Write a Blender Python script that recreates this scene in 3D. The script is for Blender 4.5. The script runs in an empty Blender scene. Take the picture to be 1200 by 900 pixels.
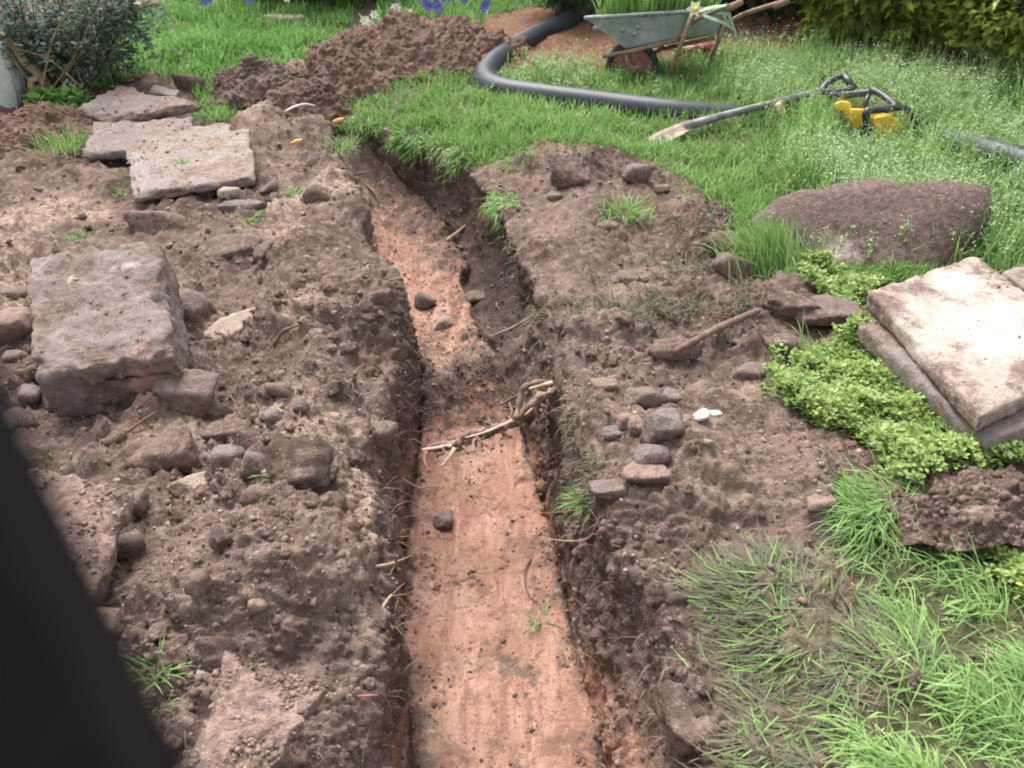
import bpy, math, random
import numpy as np
from mathutils import Vector, Matrix, Euler
from mathutils.bvhtree import BVHTree

# ------------------------------------------------------------------ camera, sky, sun, exposure
scene = bpy.context.scene
C = scene.collection
CAM_H, PITCH, FPX = 1.55, math.radians(34.0), 1105.0
cam_data = bpy.data.cameras.new('camera')
cam = bpy.data.objects.new('camera', cam_data)
C.objects.link(cam)
cam.location = (0, 0, CAM_H)
cam.rotation_euler = (math.radians(90) - PITCH, 0, 0)
cam_data.sensor_width = 36.0
cam_data.lens = 36.0 * FPX / 1200.0
cam_data.clip_start = 0.01
cam_data.clip_end = 600.0
cam_data.dof.use_dof = True
cam_data.dof.focus_distance = 2.9
cam_data.dof.aperture_fstop = 9.0
scene.camera = cam

world = bpy.data.worlds.new('World')
scene.world = world
world.use_nodes = True
SUN_EL, SUN_AZ = math.radians(58), math.radians(-25)      # azimuth from +Y towards +X
nt = world.node_tree
sky = nt.nodes.new('ShaderNodeTexSky')
sky.sky_type = 'NISHITA'
sky.sun_disc = False
sky.sun_elevation = SUN_EL
sky.sun_rotation = SUN_AZ
sky.dust_density = 4.0
sky.air_density = 1.0
hs = nt.nodes.new('ShaderNodeHueSaturation')               # an overcast sky is nearly grey
hs.inputs['Saturation'].default_value = 0.22
nt.links.new(sky.outputs[0], hs.inputs['Color'])
bg = nt.nodes['Background']
bg.inputs[1].default_value = 0.13
nt.links.new(hs.outputs[0], bg.inputs[0])

sun_data = bpy.data.lights.new('sun', 'SUN')
sun_data.energy = 1.5
sun_data.angle = math.radians(32)
sun_data.color = (1.0, 0.965, 0.91)
sun = bpy.data.objects.new('sun', sun_data)
C.objects.link(sun)
sd = Vector((math.sin(SUN_AZ) * math.cos(SUN_EL), math.cos(SUN_AZ) * math.cos(SUN_EL), math.sin(SUN_EL)))
sun.rotation_euler = sd.to_track_quat('Z', 'Y').to_euler()
sun.location = (0, 3, 8)

vs = scene.view_settings
vs.view_transform = 'Standard'
vs.look = 'None'
vs.gamma = 1.0
vs.use_curve_mapping = False
vs.exposure = 1.6
scene.cycles.filter_width = 1.9
scene.cycles.max_bounces = 5
scene.cycles.transparent_max_bounces = 6

# ------------------------------------------------------------------ helpers
rng = np.random.default_rng(7)
random.seed(7)
SP, CP = math.sin(PITCH), math.cos(PITCH)

def ray(px, py):
    u, v = (px - 600) / FPX, (450 - py) / FPX
    return Vector((u, CP + v * SP, -SP + v * CP))

def P(px, py, z=0.0):
    """the point of the place at height z that this spot of the photograph shows"""
    d = ray(px, py)
    return Vector((0, 0, CAM_H)) + d * ((z - CAM_H) / d.z)

def pxm(p):
    """photograph pixels per metre at a point"""
    return FPX / (p.y * CP + (CAM_H - p.z) * SP)

def ss(a, b, x):
    t = np.clip((x - a) / (b - a), 0, 1)
    return t * t * (3 - 2 * t)

_perm = {}
def _tab(seed):
    if seed not in _perm:
        r = np.random.default_rng(seed)
        p = r.permutation(256)
        g = r.normal(size=(256, 3)); g /= np.linalg.norm(g, axis=1)[:, None]
        _perm[seed] = (np.concatenate([p, p, p]).astype(np.int32), g.astype(np.float32))
    return _perm[seed]

def noise(p, s=1.0, seed=0):
    """3D gradient noise, about -1..1"""
    perm, g = _tab(seed)
    q = np.asarray(p, np.float32) * np.float32(s) if np.isscalar(s) else np.asarray(p, np.float32) * np.asarray(s, np.float32)
    i = np.floor(q).astype(np.int32); f = q - i; i &= 255
    w = f * f * f * (f * (f * 6 - 15) + 10)
    out = 0
    for dx in (0, 1):
        for dy in (0, 1):
            for dz in (0, 1):
                h = perm[perm[perm[(i[:, 0] + dx) & 255] + ((i[:, 1] + dy) & 255)] + ((i[:, 2] + dz) & 255)]
                gr = g[h]
                d = gr[:, 0] * (f[:, 0] - dx) + gr[:, 1] * (f[:, 1] - dy) + gr[:, 2] * (f[:, 2] - dz)
                out = out + d * (w[:, 0] if dx else 1 - w[:, 0]) * (w[:, 1] if dy else 1 - w[:, 1]) * (w[:, 2] if dz else 1 - w[:, 2])
    return out * 1.6

def fbm(p, s, seed=0, octv=3, gain=0.5):
    o, a = 0, 1.0
    for k in range(octv):
        o = o + a * noise(p, s * 2.03 ** k, seed + k); a *= gain
    return o

def worley(p, s, seed=0):
    """distance to the nearest of jittered points in 3D cells, and that cell's random value"""
    perm, g = _tab(seed + 50)
    r = np.random.default_rng(seed + 900).random((256, 4)).astype(np.float32)
    q = np.asarray(p, np.float32) * np.float32(s)
    i = np.floor(q).astype(np.int32); f = q - i
    best = np.full(len(q), 9.0, np.float32); val = np.zeros(len(q), np.float32)
    for dx in (-1, 0, 1):
        for dy in (-1, 0, 1):
            for dz in (-1, 0, 1):
                h = perm[perm[perm[(i[:, 0] + dx) & 255] + ((i[:, 1] + dy) & 255)] + ((i[:, 2] + dz) & 255)]
                rr = r[h]
                d = (dx + rr[:, 0] - f[:, 0]) ** 2 + (dy + rr[:, 1] - f[:, 1]) ** 2 + (dz + rr[:, 2] - f[:, 2]) ** 2
                m = d < best
                best = np.where(m, d, best); val = np.where(m, rr[:, 3], val)
    return np.sqrt(best), val

def link(name, me, mat=None, parent=None, smooth=True):
    if mat is not None: me.materials.append(mat)
    if smooth: me.polygons.foreach_set('use_smooth', np.ones(len(me.polygons), bool))
    o = bpy.data.objects.new(name, me); C.objects.link(o)
    if parent is not None: o.parent = parent
    return o

def np_mesh(name, v, faces, attrs=None):
    """faces: list of integer arrays, each n x 3 or n x 4"""
    me = bpy.data.meshes.new(name)
    v = np.asarray(v, np.float32)
    loops = np.concatenate([np.asarray(f).reshape(-1) for f in faces]).astype(np.int32)
    sizes = np.concatenate([np.full(len(f), np.asarray(f).shape[1]) for f in faces]).astype(np.int32)
    starts = np.concatenate([[0], np.cumsum(sizes)[:-1]]).astype(np.int32)
    me.vertices.add(len(v)); me.vertices.foreach_set('co', v.reshape(-1))
    me.loops.add(len(loops)); me.loops.foreach_set('vertex_index', loops)
    me.polygons.add(len(sizes)); me.polygons.foreach_set('loop_start', starts)
    for k, a in (attrs or {}).items():
        at = me.attributes.new(k, 'FLOAT', 'POINT'); at.data.foreach_set('value', np.asarray(a, np.float32))
    me.update(calc_edges=True); me.validate()
    return me

class MB:
    """collects shapes for one mesh"""
    def __init__(s): s.v, s.f = [], []
    def add(s, v, f):
        o = len(s.v); s.v += [tuple(x) for x in v]; s.f += [tuple(i + o for i in q) for q in f]; return s
    def tube(s, pts, rad, seg=8, flat=1.0, cap=True, rings=None):
        pts = [Vector(p) for p in pts]; n = len(pts)
        rad = [rad] * n if np.isscalar(rad) else list(rad)
        t0 = (pts[1] - pts[0]).normalized()
        up = Vector((0, 0, 1)) if abs(t0.z) < 0.9 else Vector((1, 0, 0))
        x = t0.cross(up).normalized(); vv, ff = [], []
        for k in range(n):
            t = (pts[min(k + 1, n - 1)] - pts[max(k - 1, 0)])
            t = t.normalized() if t.length > 1e-9 else t0
            x = (x - t * x.dot(t)).normalized(); y = t.cross(x)
            for j in range(seg):
                a = 2 * math.pi * j / seg
                vv.append(pts[k] + (x * math.cos(a) + y * math.sin(a) * flat) * rad[k])
        for k in range(n - 1):
            for j in range(seg):
                a, b = k * seg + j, k * seg + (j + 1) % seg
                ff.append((a, b, b + seg, a + seg))
        if cap:
            ff.append(tuple(range(seg))[::-1]); ff.append(tuple((n - 1) * seg + j for j in range(seg)))
        return s.add(vv, ff)
    def box(s, c, d, rot=None):
        c = Vector(c); vv = []
        for z in (-1, 1):
            for y in (-1, 1):
                for x in (-1, 1):
                    p = Vector((x * d[0] / 2, y * d[1] / 2, z * d[2] / 2))
                    if rot: p = rot @ p
                    vv.append(c + p)
        return s.add(vv, [(0, 2, 3, 1), (4, 5, 7, 6), (0, 1, 5, 4), (2, 6, 7, 3), (0, 4, 6, 2), (1, 3, 7, 5)])
    def build(s, name, mat, parent=None, smooth=True, bevel=0.0):
        me = bpy.data.meshes.new(name); me.from_pydata(s.v, [], s.f); me.update()
        o = link(name, me, mat, parent, smooth)
        if bevel:
            b = o.modifiers.new('bevel', 'BEVEL'); b.width = bevel; b.segments = 2; b.limit_method = 'ANGLE'
        return o

def tag(o, label, cat, group=None, kind=None):
    if label: o['label'] = label
    if cat: o['category'] = cat
    if group: o['group'] = group
    if kind: o['kind'] = kind
    return o

def empty(name, loc, rz=0.0):
    o = bpy.data.objects.new(name, None); o.empty_display_size = 0.1
    C.objects.link(o); o.location = loc; o.rotation_euler = (0, 0, rz)
    return o

def smooth_path(pts, n=8):
    pts = [Vector(p) for p in pts]; out = []
    q = [pts[0] * 2 - pts[1]] + pts + [pts[-1] * 2 - pts[-2]]
    for k in range(1, len(q) - 2):
        a, b, c, d = q[k - 1:k + 3]
        for j in range(n):
            t = j / n
            out.append(0.5 * ((2 * b) + (c - a) * t + (2 * a - 5 * b + 4 * c - d) * t * t + (3 * b - a - 3 * c + d) * t ** 3))
    out.append(pts[-1]); return out

# ------------------------------------------------------------------ materials
class NT:
    """short-hand for building node materials"""
    def __init__(s, name, rough=0.9, spec=0.3):
        s.m = bpy.data.materials.new(name); s.m.use_nodes = True
        s.t = s.m.node_tree; s.b = s.t.nodes['Principled BSDF']
        s.b.inputs['Roughness'].default_value = rough
        s.b.inputs['Specular IOR Level'].default_value = spec
        s.tc = s.t.nodes.new('ShaderNodeTexCoord')
    def n(s, kind, **kw):
        x = s.t.nodes.new(kind)
        for k, v in kw.items(): setattr(x, k, v)
        return x
    def put(s, sock, v):
        if hasattr(v, 'links') or isinstance(v, bpy.types.NodeSocket): s.t.links.new(v, sock)
        else:
            if isinstance(v, tuple) and len(v) == 3 and sock.type == 'RGBA': v = v + (1,)
            sock.default_value = v
    def noise(s, scale, detail=4, rough=0.6, space='Object', dist=0.0, vec=None):
        x = s.n('ShaderNodeTexNoise'); x.inputs['Scale'].default_value = scale
        x.inputs['Detail'].default_value = detail; x.inputs['Roughness'].default_value = rough
        x.inputs['Distortion'].default_value = dist
        s.t.links.new(vec or s.tc.outputs[space], x.inputs['Vector']); return x.outputs['Fac']
    def voro(s, scale, out='Distance', space='Object', feature='F1', rnd=1.0):
        x = s.n('ShaderNodeTexVoronoi', feature=feature); x.inputs['Scale'].default_value = scale
        x.inputs['Randomness'].default_value = rnd
        s.t.links.new(s.tc.outputs[space], x.inputs['Vector']); return x.outputs[out]
    def ramp(s, v, lo, hi, a=0.0, b=1.0):
        x = s.n('ShaderNodeMapRange'); x.interpolation_type = 'SMOOTHSTEP'
        s.put(x.inputs[0], v)
        for k, q in zip((1, 2, 3, 4), (lo, hi, a, b)): x.inputs[k].default_value = q
        return x.outputs[0]
    def mix(s, f, a, b, mode='MIX'):
        x = s.n('ShaderNodeMix', data_type='RGBA', blend_type=mode)
        s.put(x.inputs[0], f); s.put(x.inputs[6], a); s.put(x.inputs[7], b); return x.outputs[2]
    def math(s, op, a, b=0.0):
        x = s.n('ShaderNodeMath', operation=op); s.put(x.inputs[0], a); s.put(x.inputs[1], b); return x.outputs[0]
    def attr(s, name):
        x = s.n('ShaderNodeAttribute'); x.attribute_name = name; return x.outputs['Fac']
    def bump(s, h, strength=0.5, dist=0.01, prev=None):
        x = s.n('ShaderNodeBump'); x.inputs['Strength'].default_value = strength; x.inputs['Distance'].default_value = dist
        s.t.links.new(h, x.inputs['Height'])
        if prev is not None: s.t.links.new(prev, x.inputs['Normal'])
        return x.outputs[0]
    def done(s, col, normal=None, rough=None):
        s.put(s.b.inputs['Base Color'], col)
        if normal is not None: s.t.links.new(normal, s.b.inputs['Normal'])
        if rough is not None: s.put(s.b.inputs['Roughness'], rough)
        return s.m

SOIL_A, SOIL_B, SOIL_C = (0.076, 0.050, 0.040), (0.182, 0.127, 0.103), (0.31, 0.23, 0.187)
def soil_colour(k, dark=None):
    c = k.mix(k.ramp(k.noise(2.3, 4, 0.75), 0.36, 0.64), SOIL_A, SOIL_B)
    c = k.mix(k.ramp(k.noise(21, 4, 0.8), 0.47, 0.70, 0, 0.8), c, SOIL_C)
    c = k.mix(k.ramp(k.noise(7, 3, 0.6), 0.55, 0.75, 0, 0.55), c, (0.088, 0.056, 0.049))
    c = k.mix(k.ramp(k.noise(4.1, 2, 0.6), 0.58, 0.72, 0, 0.4), c, (0.27, 0.155, 0.11))
    c = k.mix(k.attr('dry'), c, k.mix(k.ramp(k.noise(33, 3, 0.8), 0.38, 0.66), (0.19, 0.125, 0.095), (0.42, 0.32, 0.25)))
    grit = k.ramp(k.voro(120), 0.30, 0.16)
    pick = k.ramp(k.voro(120, 'Color'), 0.66, 0.74)
    c = k.mix(k.math('MULTIPLY', grit, k.math('MULTIPLY', pick, 0.6)), c, (0.46, 0.36, 0.29))
    return c
def soil_bump(k):
    return k.bump(k.noise(75, 4, 0.8), 1.0, 0.013)

def mat_ground():
    k = NT('ground soil and clay', 0.95, 0.2)
    soil = soil_colour(k)
    # subsoil: pink clay, smeared lengthwise by the digger bucket
    mp = k.n('ShaderNodeMapping'); mp.inputs['Scale'].default_value = (17, 4.5, 8)
    k.t.links.new(k.tc.outputs['Object'], mp.inputs['Vector'])
    streak = k.noise(1.0, 6, 0.72, vec=mp.outputs[0], dist=0.8)
    clay = k.mix(k.ramp(streak, 0.35, 0.66), (0.30, 0.155, 0.108), (0.52, 0.315, 0.24))
    clay = k.mix(k.ramp(k.noise(5, 4, 0.7), 0.45, 0.7, 0, 0.8), clay, (0.38, 0.20, 0.13))
    clay = k.mix(k.ramp(k.noise(9, 4, 0.75), 0.53, 0.66, 0, 0.75), clay, (0.19, 0.112, 0.085))
    clay = k.mix(k.ramp(k.noise(48, 3, 0.75), 0.55, 0.66, 0, 0.75), clay, (0.15, 0.09, 0.07))
    cm = k.math('ADD', k.attr('clay'), k.math('MULTIPLY', k.math('SUBTRACT', k.noise(14, 5, 0.8), 0.5), 1.3))
    c = k.mix(k.ramp(cm, 0.30, 0.66), soil, clay)
    band = k.mix(k.ramp(k.noise(30, 3, 0.6), 0.4, 0.7), (0.34, 0.165, 0.09), (0.24, 0.12, 0.07))
    c = k.mix(k.attr('band'), c, band)
    mulch = k.mix(k.ramp(k.noise(35, 4, 0.7), 0.35, 0.7), (0.135, 0.07, 0.045), (0.27, 0.155, 0.095))
    c = k.mix(k.attr('mulch'), c, mulch)
    turf = k.mix(k.ramp(k.noise(28, 4, 0.7), 0.35, 0.7), (0.07, 0.075, 0.035), (0.13, 0.15, 0.06))
    c = k.mix(k.attr('lawn'), c, turf)
    c = k.mix(k.attr('dark'), c, (0.055, 0.037, 0.032))  # shade under the overhanging turf, painted over the soil colour
    r = k.ramp(k.attr('clay'), 0.3, 0.8, 0.95, 0.46)
    return k.done(c, soil_bump(k), r)

def mat_soil(name='loose soil', lift=0.0):
    k = NT(name, 0.95, 0.2)
    c = soil_colour(k)
    if lift: c = k.mix(lift, c, (0.20, 0.11, 0.08))
    return k.done(c, soil_bump(k))

def mat_stone(name, a, b, dirt=0.5, pale=None, speck=0.0, dirtcol=(0.17, 0.115, 0.092), scale=1.0, patch=(), space='Object'):
    """stone with soil clinging to it"""
    k = NT(name, 0.88, 0.3)
    c = k.mix(k.ramp(k.noise(9 * scale, 6, 0.7), 0.35, 0.68), a, b)
    c = k.mix(k.ramp(k.noise(70 * scale, 3, 0.6), 0.5, 0.75, 0, 0.35), c, tuple(x * 0.5 for x in a))
    if pale is not None:
        c = k.mix(k.ramp(k.noise(5.5 * scale, 5, 0.7, dist=0.6), 0.57, 0.64), c, pale)
    d = k.mix(k.ramp(k.noise(50, 4, 0.7), 0.35, 0.7), tuple(x * 0.6 for x in dirtcol), tuple(x * 1.25 for x in dirtcol))
    c = k.mix(k.ramp(k.noise(6.5 * scale, 6, 0.75, dist=0.3), 0.66 - 0.45 * dirt, 0.80 - 0.42 * dirt), c, d)
    for (ctr, stretch, rad_, col, edge_) in patch:          # bare or stained places on the stone
        vm = k.n('ShaderNodeVectorMath', operation='SUBTRACT'); k.t.links.new(k.tc.outputs['Object'], vm.inputs[0]); vm.inputs[1].default_value = ctr
        v2 = k.n('ShaderNodeVectorMath', operation='MULTIPLY'); k.t.links.new(vm.outputs[0], v2.inputs[0]); v2.inputs[1].default_value = stretch
        ln = k.n('ShaderNodeVectorMath', operation='LENGTH'); k.t.links.new(v2.outputs[0], ln.inputs[0])
        dd_ = k.math('ADD', ln.outputs['Value'], k.math('MULTIPLY', k.math('SUBTRACT', k.noise(13, 5, 0.75), 0.5), rad_ * 2.2))
        c = k.mix(k.ramp(dd_, rad_ * (1 + edge_), rad_ * (1 - edge_)), c, k.mix(k.ramp(k.noise(45, 4, .7), .4, .75, 0, .45), col, tuple(x * .55 for x in col)))
    h = k.math('ADD', k.noise(38, 4, 0.75), k.math('MULTIPLY', k.noise(170, 2, 0.7), 0.4))
    return k.done(c, k.bump(h, 0.95, 0.013))

def mat_leaf(name, a, b, c3=None, rough=0.55, trans=0.35, space_scale=6.0):
    k = NT(name, rough, 0.35)
    t = k.attr('tint')
    c = k.mix(t, a, b)
    if c3 is not None: c = k.mix(k.ramp(t, 0.80, 0.98), c, c3)
    c = k.mix(k.ramp(k.noise(space_scale, 3), 0.4, 0.7, 0, 0.5), c, k.mix(0.5, c, a))
    k.put(k.b.inputs['Base Color'], c)
    tr = k.n('ShaderNodeBsdfTranslucent'); k.put(tr.inputs[0], c)
    mx = k.n('ShaderNodeMixShader'); mx.inputs[0].default_value = trans
    out = k.t.nodes['Material Output']
    k.t.links.new(k.b.outputs[0], mx.inputs[1]); k.t.links.new(tr.outputs[0], mx.inputs[2]); k.t.links.new(mx.outputs[0], out.inputs[0])
    return k.m

def mat_plain(name, a, b, rough=0.6, spec=0.4, scale=20, metal=0.0, bump=0.15, dirt=None, dirt_amt=0.5):
    k = NT(name, rough, spec)
    c = k.mix(k.ramp(k.noise(scale, 5, 0.65), 0.35, 0.7), a, b)
    if dirt is not None: c = k.mix(k.ramp(k.noise(scale * 0.6, 6, 0.75), 0.72 - 0.3 * dirt_amt, 0.82 - 0.3 * dirt_amt), c, dirt)
    k.b.inputs['Metallic'].default_value = metal
    return k.done(c, k.bump(k.noise(scale * 5, 4, 0.7), bump, 0.005))

def mat_crumb(name='crumbs of earth', lo=(0.085, 0.055, 0.046), mid=(0.19, 0.13, 0.108), hi=(0.36, 0.27, 0.225)):
    k = NT(name, 0.95, 0.2); t = k.attr('tint')
    c = k.mix(k.ramp(t, 0.0, 0.55), lo, mid); c = k.mix(k.ramp(t, 0.6, 1.0), c, hi)
    return k.done(k.mix(k.ramp(k.noise(90, 3, 0.7), 0.4, 0.7, 0, 0.4), c, lo), k.bump(k.noise(220, 3, 0.75), 0.8, 0.006))
# ------------------------------------------------------------------ ground: one sheet with the trench cut into it
def poly(pix, z=0.0):
    return np.array([[p.x, p.y] for p in (P(a, b, z) for a, b in pix)])

def sdist(pts, pg):
    """signed distance in plan to a polygon, positive inside"""
    x, y = pts[:, 0], pts[:, 1]
    best = np.full(len(x), 1e9); ins = np.zeros(len(x), bool)
    n = len(pg)
    for i in range(n):
        a, b = pg[i], pg[(i + 1) % n]
        ab = b - a; t = np.clip(((x - a[0]) * ab[0] + (y - a[1]) * ab[1]) / (ab @ ab + 1e-12), 0, 1)
        best = np.minimum(best, (x - a[0] - t * ab[0]) ** 2 + (y - a[1] - t * ab[1]) ** 2)
        c = (a[1] > y) != (b[1] > y)
        ins ^= c & (x < (b[0] - a[0]) * (y - a[1]) / (b[1] - a[1] + 1e-12) + a[0])
    return np.where(ins, 1, -1) * np.sqrt(best)

LAWN_R = poly([(408, 128), (440, 118), (480, 104), (560, 92), (640, 104), (740, 104), (800, 84), (960, 76), (1040, 90), (1100, 100), (1300, 120),
               (1500, 330), (1180, 340), (1010, 335), (925, 330), (890, 300), (866, 262), (790, 212), (740, 205), (700, 190), (650, 186), (600, 200), (575, 190), (510, 166), (450, 148)])
LAWN_L = poly([(-300, 60), (100, 40), (190, 8), (300, -20), (440, -30), (700, -30), (700, 8), (560, 28), (470, 50), (390, 66), (340, 76), (285, 100), (258, 140), (238, 128), (228, 104), (180, 92), (60, 110), (-60, 130)])
LAWN_N = poly([(985, 600), (1060, 585), (1090, 620), (1130, 640), (1170, 660), (1300, 640), (1500, 700), (1500, 1000), (1020, 1000), (1000, 940), (1035, 860), (1075, 800), (1050, 730), (1015, 680)])
TRAMPLED = poly([(800, 705), (870, 690), (960, 680), (1010, 680), (1050, 730), (1080, 800), (1020, 870), (980, 960), (840, 960), (860, 880), (850, 800)])
COVER = [poly([(905, 440), (950, 415), (1015, 392), (1050, 425), (1110, 480), (1160, 500), (1300, 500), (1300, 545), (1200, 560), (1120, 560), (1060, 575), (1010, 530), (930, 500)]),
         poly([(1125, 650), (1165, 640), (1230, 660), (1260, 730), (1200, 720), (1150, 680)]),
         poly([(940, 318), (985, 322), (1025, 335), (1022, 362), (975, 360), (950, 345)])]
MULCH = poly([(565, 60), (560, 30), (640, 0), (760, -30), (1300, -30), (1300, 95), (1090, 95), (1000, 82), (880, 88), (790, 92), (700, 108), (620, 105)])

YS = np.concatenate([np.linspace(-1.2, 0.82, 50), np.exp(np.linspace(math.log(0.85), math.log(9.5), 700)), np.linspace(9.8, 16, 20)])
kL = np.array([(-1.2, -.25), (0.8, -.25), (1.04, -.255), (1.3, -.275), (1.46, -.30), (1.85, -.345), (2.1, -.355), (2.3, -.365), (2.6, -.355), (2.85, -.365), (3.0, -.40), (3.1, -.47), (3.22, -.52), (3.61, -.60), (4.0, -.70), (4.31, -.80), (4.68, -.95), (5.0, -1.08), (16, -1.1)])
kR = np.array([(-1.2, .30), (0.8, .43), (1.04, .385), (1.2, .345), (1.3, .325), (1.46, .288), (1.7, .225), (1.85, .19), (2.1, .155), (2.3, .135), (2.8, .085), (3.14, .05), (3.5, .01), (3.70, -.02), (3.85, -.08), (4.1, -.22), (4.31, -.36), (4.62, -.66), (4.85, -.88), (5.0, -.95), (16, -.97)])
jit = np.stack([np.zeros_like(YS), YS, np.zeros_like(YS)], 1)
lipL = np.interp(YS, kL[:, 0], kL[:, 1]) + 0.030 * noise(jit, 3.1, 3) + 0.016 * noise(jit, 9, 4)
lipR = np.interp(YS, kR[:, 0], kR[:, 1]) + 0.022 * noise(jit, 3.4, 5) + 0.016 * noise(jit, 10, 6)
kD = np.array([(-1.2, .45), (2.3, .45), (2.65, .42), (2.85, .34), (3.0, .36), (3.4, .40), (4.0, .36), (4.4, .28), (4.7, .14), (4.95, .0), (16, 0)])
depth = np.interp(YS, kD[:, 0], kD[:, 1])
inL = np.interp(YS, [-1.2, 1.0, 1.8, 2.6, 3.0, 3.3, 4.6], [.025, .025, .03, .03, .03, .02, .03])      # how far each wall leans in
inR = np.interp(YS, [-1.2, 1.0, 1.3, 1.5, 1.8, 2.2, 2.6, 3.0, 3.6, 4.0, 4.6], [.18, .155, .10, .07, .04, .02, .06, .17, .20, .10, .03])

pR = np.interp(YS, [2.5, 3.0], [1.0, 2.6])
undR = .055 * np.exp(-((YS - 3.5) / .38) ** 2)                       # hollow under the turf
nL, nW, nF, nX = 235, 44, 84, 12
tl = np.linspace(0, 1, nL + 1)[1:] ** 1.12
rowsX, rowsZ, reg, wv, dd = [], [], [], [], []
Yeff = np.maximum(YS, 0.85)
half = 0.62 * Yeff + 0.62
ext = np.geomspace(1.06, 6.0, nX)
dl = np.concatenate([half[:, None] * tl[None], half[:, None] * ext[None]], 1)       # distance from the lip
nl = dl.shape[1]
w = np.linspace(0, 1, nW + 2)[1:-1]
fl = np.linspace(0, 1, nF)
Xg = np.concatenate([(lipL[:, None] - dl)[:, ::-1],
                     lipL[:, None] + inL[:, None] * w[None] ** 1.0,
                     (lipL + inL)[:, None] + ((lipR - inR) - (lipL + inL))[:, None] * fl[None],
                     lipR[:, None] - inR[:, None] * (1 - w[None]) ** pR[:, None] + undR[:, None] * np.sin(math.pi * np.clip((1 - w[None]) / .7, 0, 1)),
                     lipR[:, None] + dl], 1)
ncol = Xg.shape[1]
REG = np.concatenate([np.zeros(nl), np.ones(nW), np.full(nF, 2), np.full(nW, 3), np.full(nl, 4)])
WV = np.concatenate([np.zeros(nl), w, np.ones(nF), 1 - w, np.zeros(nl)])
Yg = np.repeat(YS[:, None], ncol, 1)
D = np.concatenate([dl[:, ::-1], np.zeros((len(YS), 2 * nW + nF)), dl], 1)
R2 = np.repeat(REG[None], len(YS), 0)
XY = np.stack([Xg.ravel(), Yg.ravel(), np.zeros(Xg.size)], 1)

def bump2(x, y, cx, cy, rx, ry):
    return np.exp(-(((x - cx) / rx) ** 2 + ((y - cy) / ry) ** 2))

def macro(x, y, d, side):
    """height of the undisturbed land beside the trench (side -1 left, 1 right)"""
    act = ss(-.5, .6, y)
    left = (0.125 + .05 * np.sin(y * 4.1 + 1.0) + .03 * np.sin(y * 9.7)) * np.exp(-((d - .19) / .19) ** 2) * act * (1 - ss(2.9, 3.4, y)) + 0.035 * np.exp(-((d - .15) / .2) ** 2) * ss(2.9, 3.4, y) * (1 - ss(4.4, 4.9, y))
    left = left + 0.03 * bump2(x, y, -1.0, 1.9, .5, .6)
    right = (0.05 + .025 * np.sin(y * 5.3)) * np.exp(-((d - .16) / .2) ** 2) * act * (1 - ss(3.2, 3.7, y))
    for (a, b, z, r1, r2) in ((845, 565, .13, .24, .22), (760, 520, .05, .25, .2), (700, 430, .035, .3, .25), (735, 405, .035, .28, .06), (920, 350, .07, .13, .09),
                              (850, 270, .06, .16, .12), (690, 215, .05, .16, .13), (1140, 600, .07, .2, .14), (780, 820, .05, .10, .2)):
        p = P(a, b); right = right + z * bump2(x, y, p.x, p.y, r1, r2)
    right = right + 0.06 * ss(3.3, 4.0, y) * ss(0, .4, d)
    return np.where(side < 0, left, right)

side = np.where(R2 <= 1, -1, np.where(R2 >= 3, 1, np.where(Xg < (lipL + lipR)[:, None] / 2, -1, 1)))
land = macro(Xg.ravel(), Yg.ravel(), D.ravel(), side.ravel()).reshape(Xg.shape)
land = land - (.055 * np.exp(-D / .05) * (R2 == 0) + .030 * np.exp(-D / .035) * (R2 == 4)) * np.clip(depth[:, None] * 4, 0, 1)
land = np.where(R2 == 1, land - .055 * np.clip(depth[:, None] * 4, 0, 1), np.where(R2 == 3, land - .03 * np.clip(depth[:, None] * 4, 0, 1), land))
Zf = -depth[:, None] * np.ones_like(Xg)
W2 = np.repeat(WV[None], len(YS), 0)
Zg = np.where(R2 == 2, Zf, land * (1 - W2) + Zf * W2)
# floor: a shallow dish, lumps of fallen earth, ridges left by the bucket teeth
fx = (Xg - (lipL + inL)[:, None]) / np.maximum((lipR - inR - lipL - inL)[:, None], .05)
near = (1 - ss(2.45, 2.75, Yg))
q = np.stack([Xg.ravel() * 22 + 3, Yg.ravel() * .8, np.zeros(Xg.size)], 1)
ridge = noise(q, 1.0, 21).reshape(Xg.shape)
edge = np.clip(np.minimum(fx, 1 - fx), 0, 1)
isf = (R2 == 2)
Zg = Zg + isf * (0.010 * ridge * near + .05 * (edge / .07) * np.exp(1 - edge / .07) * (0.4 + .6 * (noise(XY, 2.7, 22).reshape(Xg.shape) > -.2)) * (1 - .4 * near) * (depth[:, None] > .05))
Zg = Zg + isf * .06 * bump2(Xg, Yg, -.10, 2.88, .16, .15)

Xg = Xg - np.where(R2 == 3, .055 * np.exp(-(W2 / .22) ** 2), np.where(R2 == 4, .055 * np.exp(-D / .06), 0)) * bump2(0 * Yg, Yg, 0, 3.55, 1, .42)   # turf overhangs the dark wall
V = np.stack([Xg, Yg, Zg], 2)
def grid_normals(V):
    gx = np.gradient(V, axis=1); gy = np.gradient(V, axis=0)
    n = np.cross(gx, gy); return n / (np.linalg.norm(n, axis=2, keepdims=True) + 1e-9)
N = grid_normals(V)
pts = V.reshape(-1, 3)
low = fbm(pts, 1.7, 31, 2)
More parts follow.
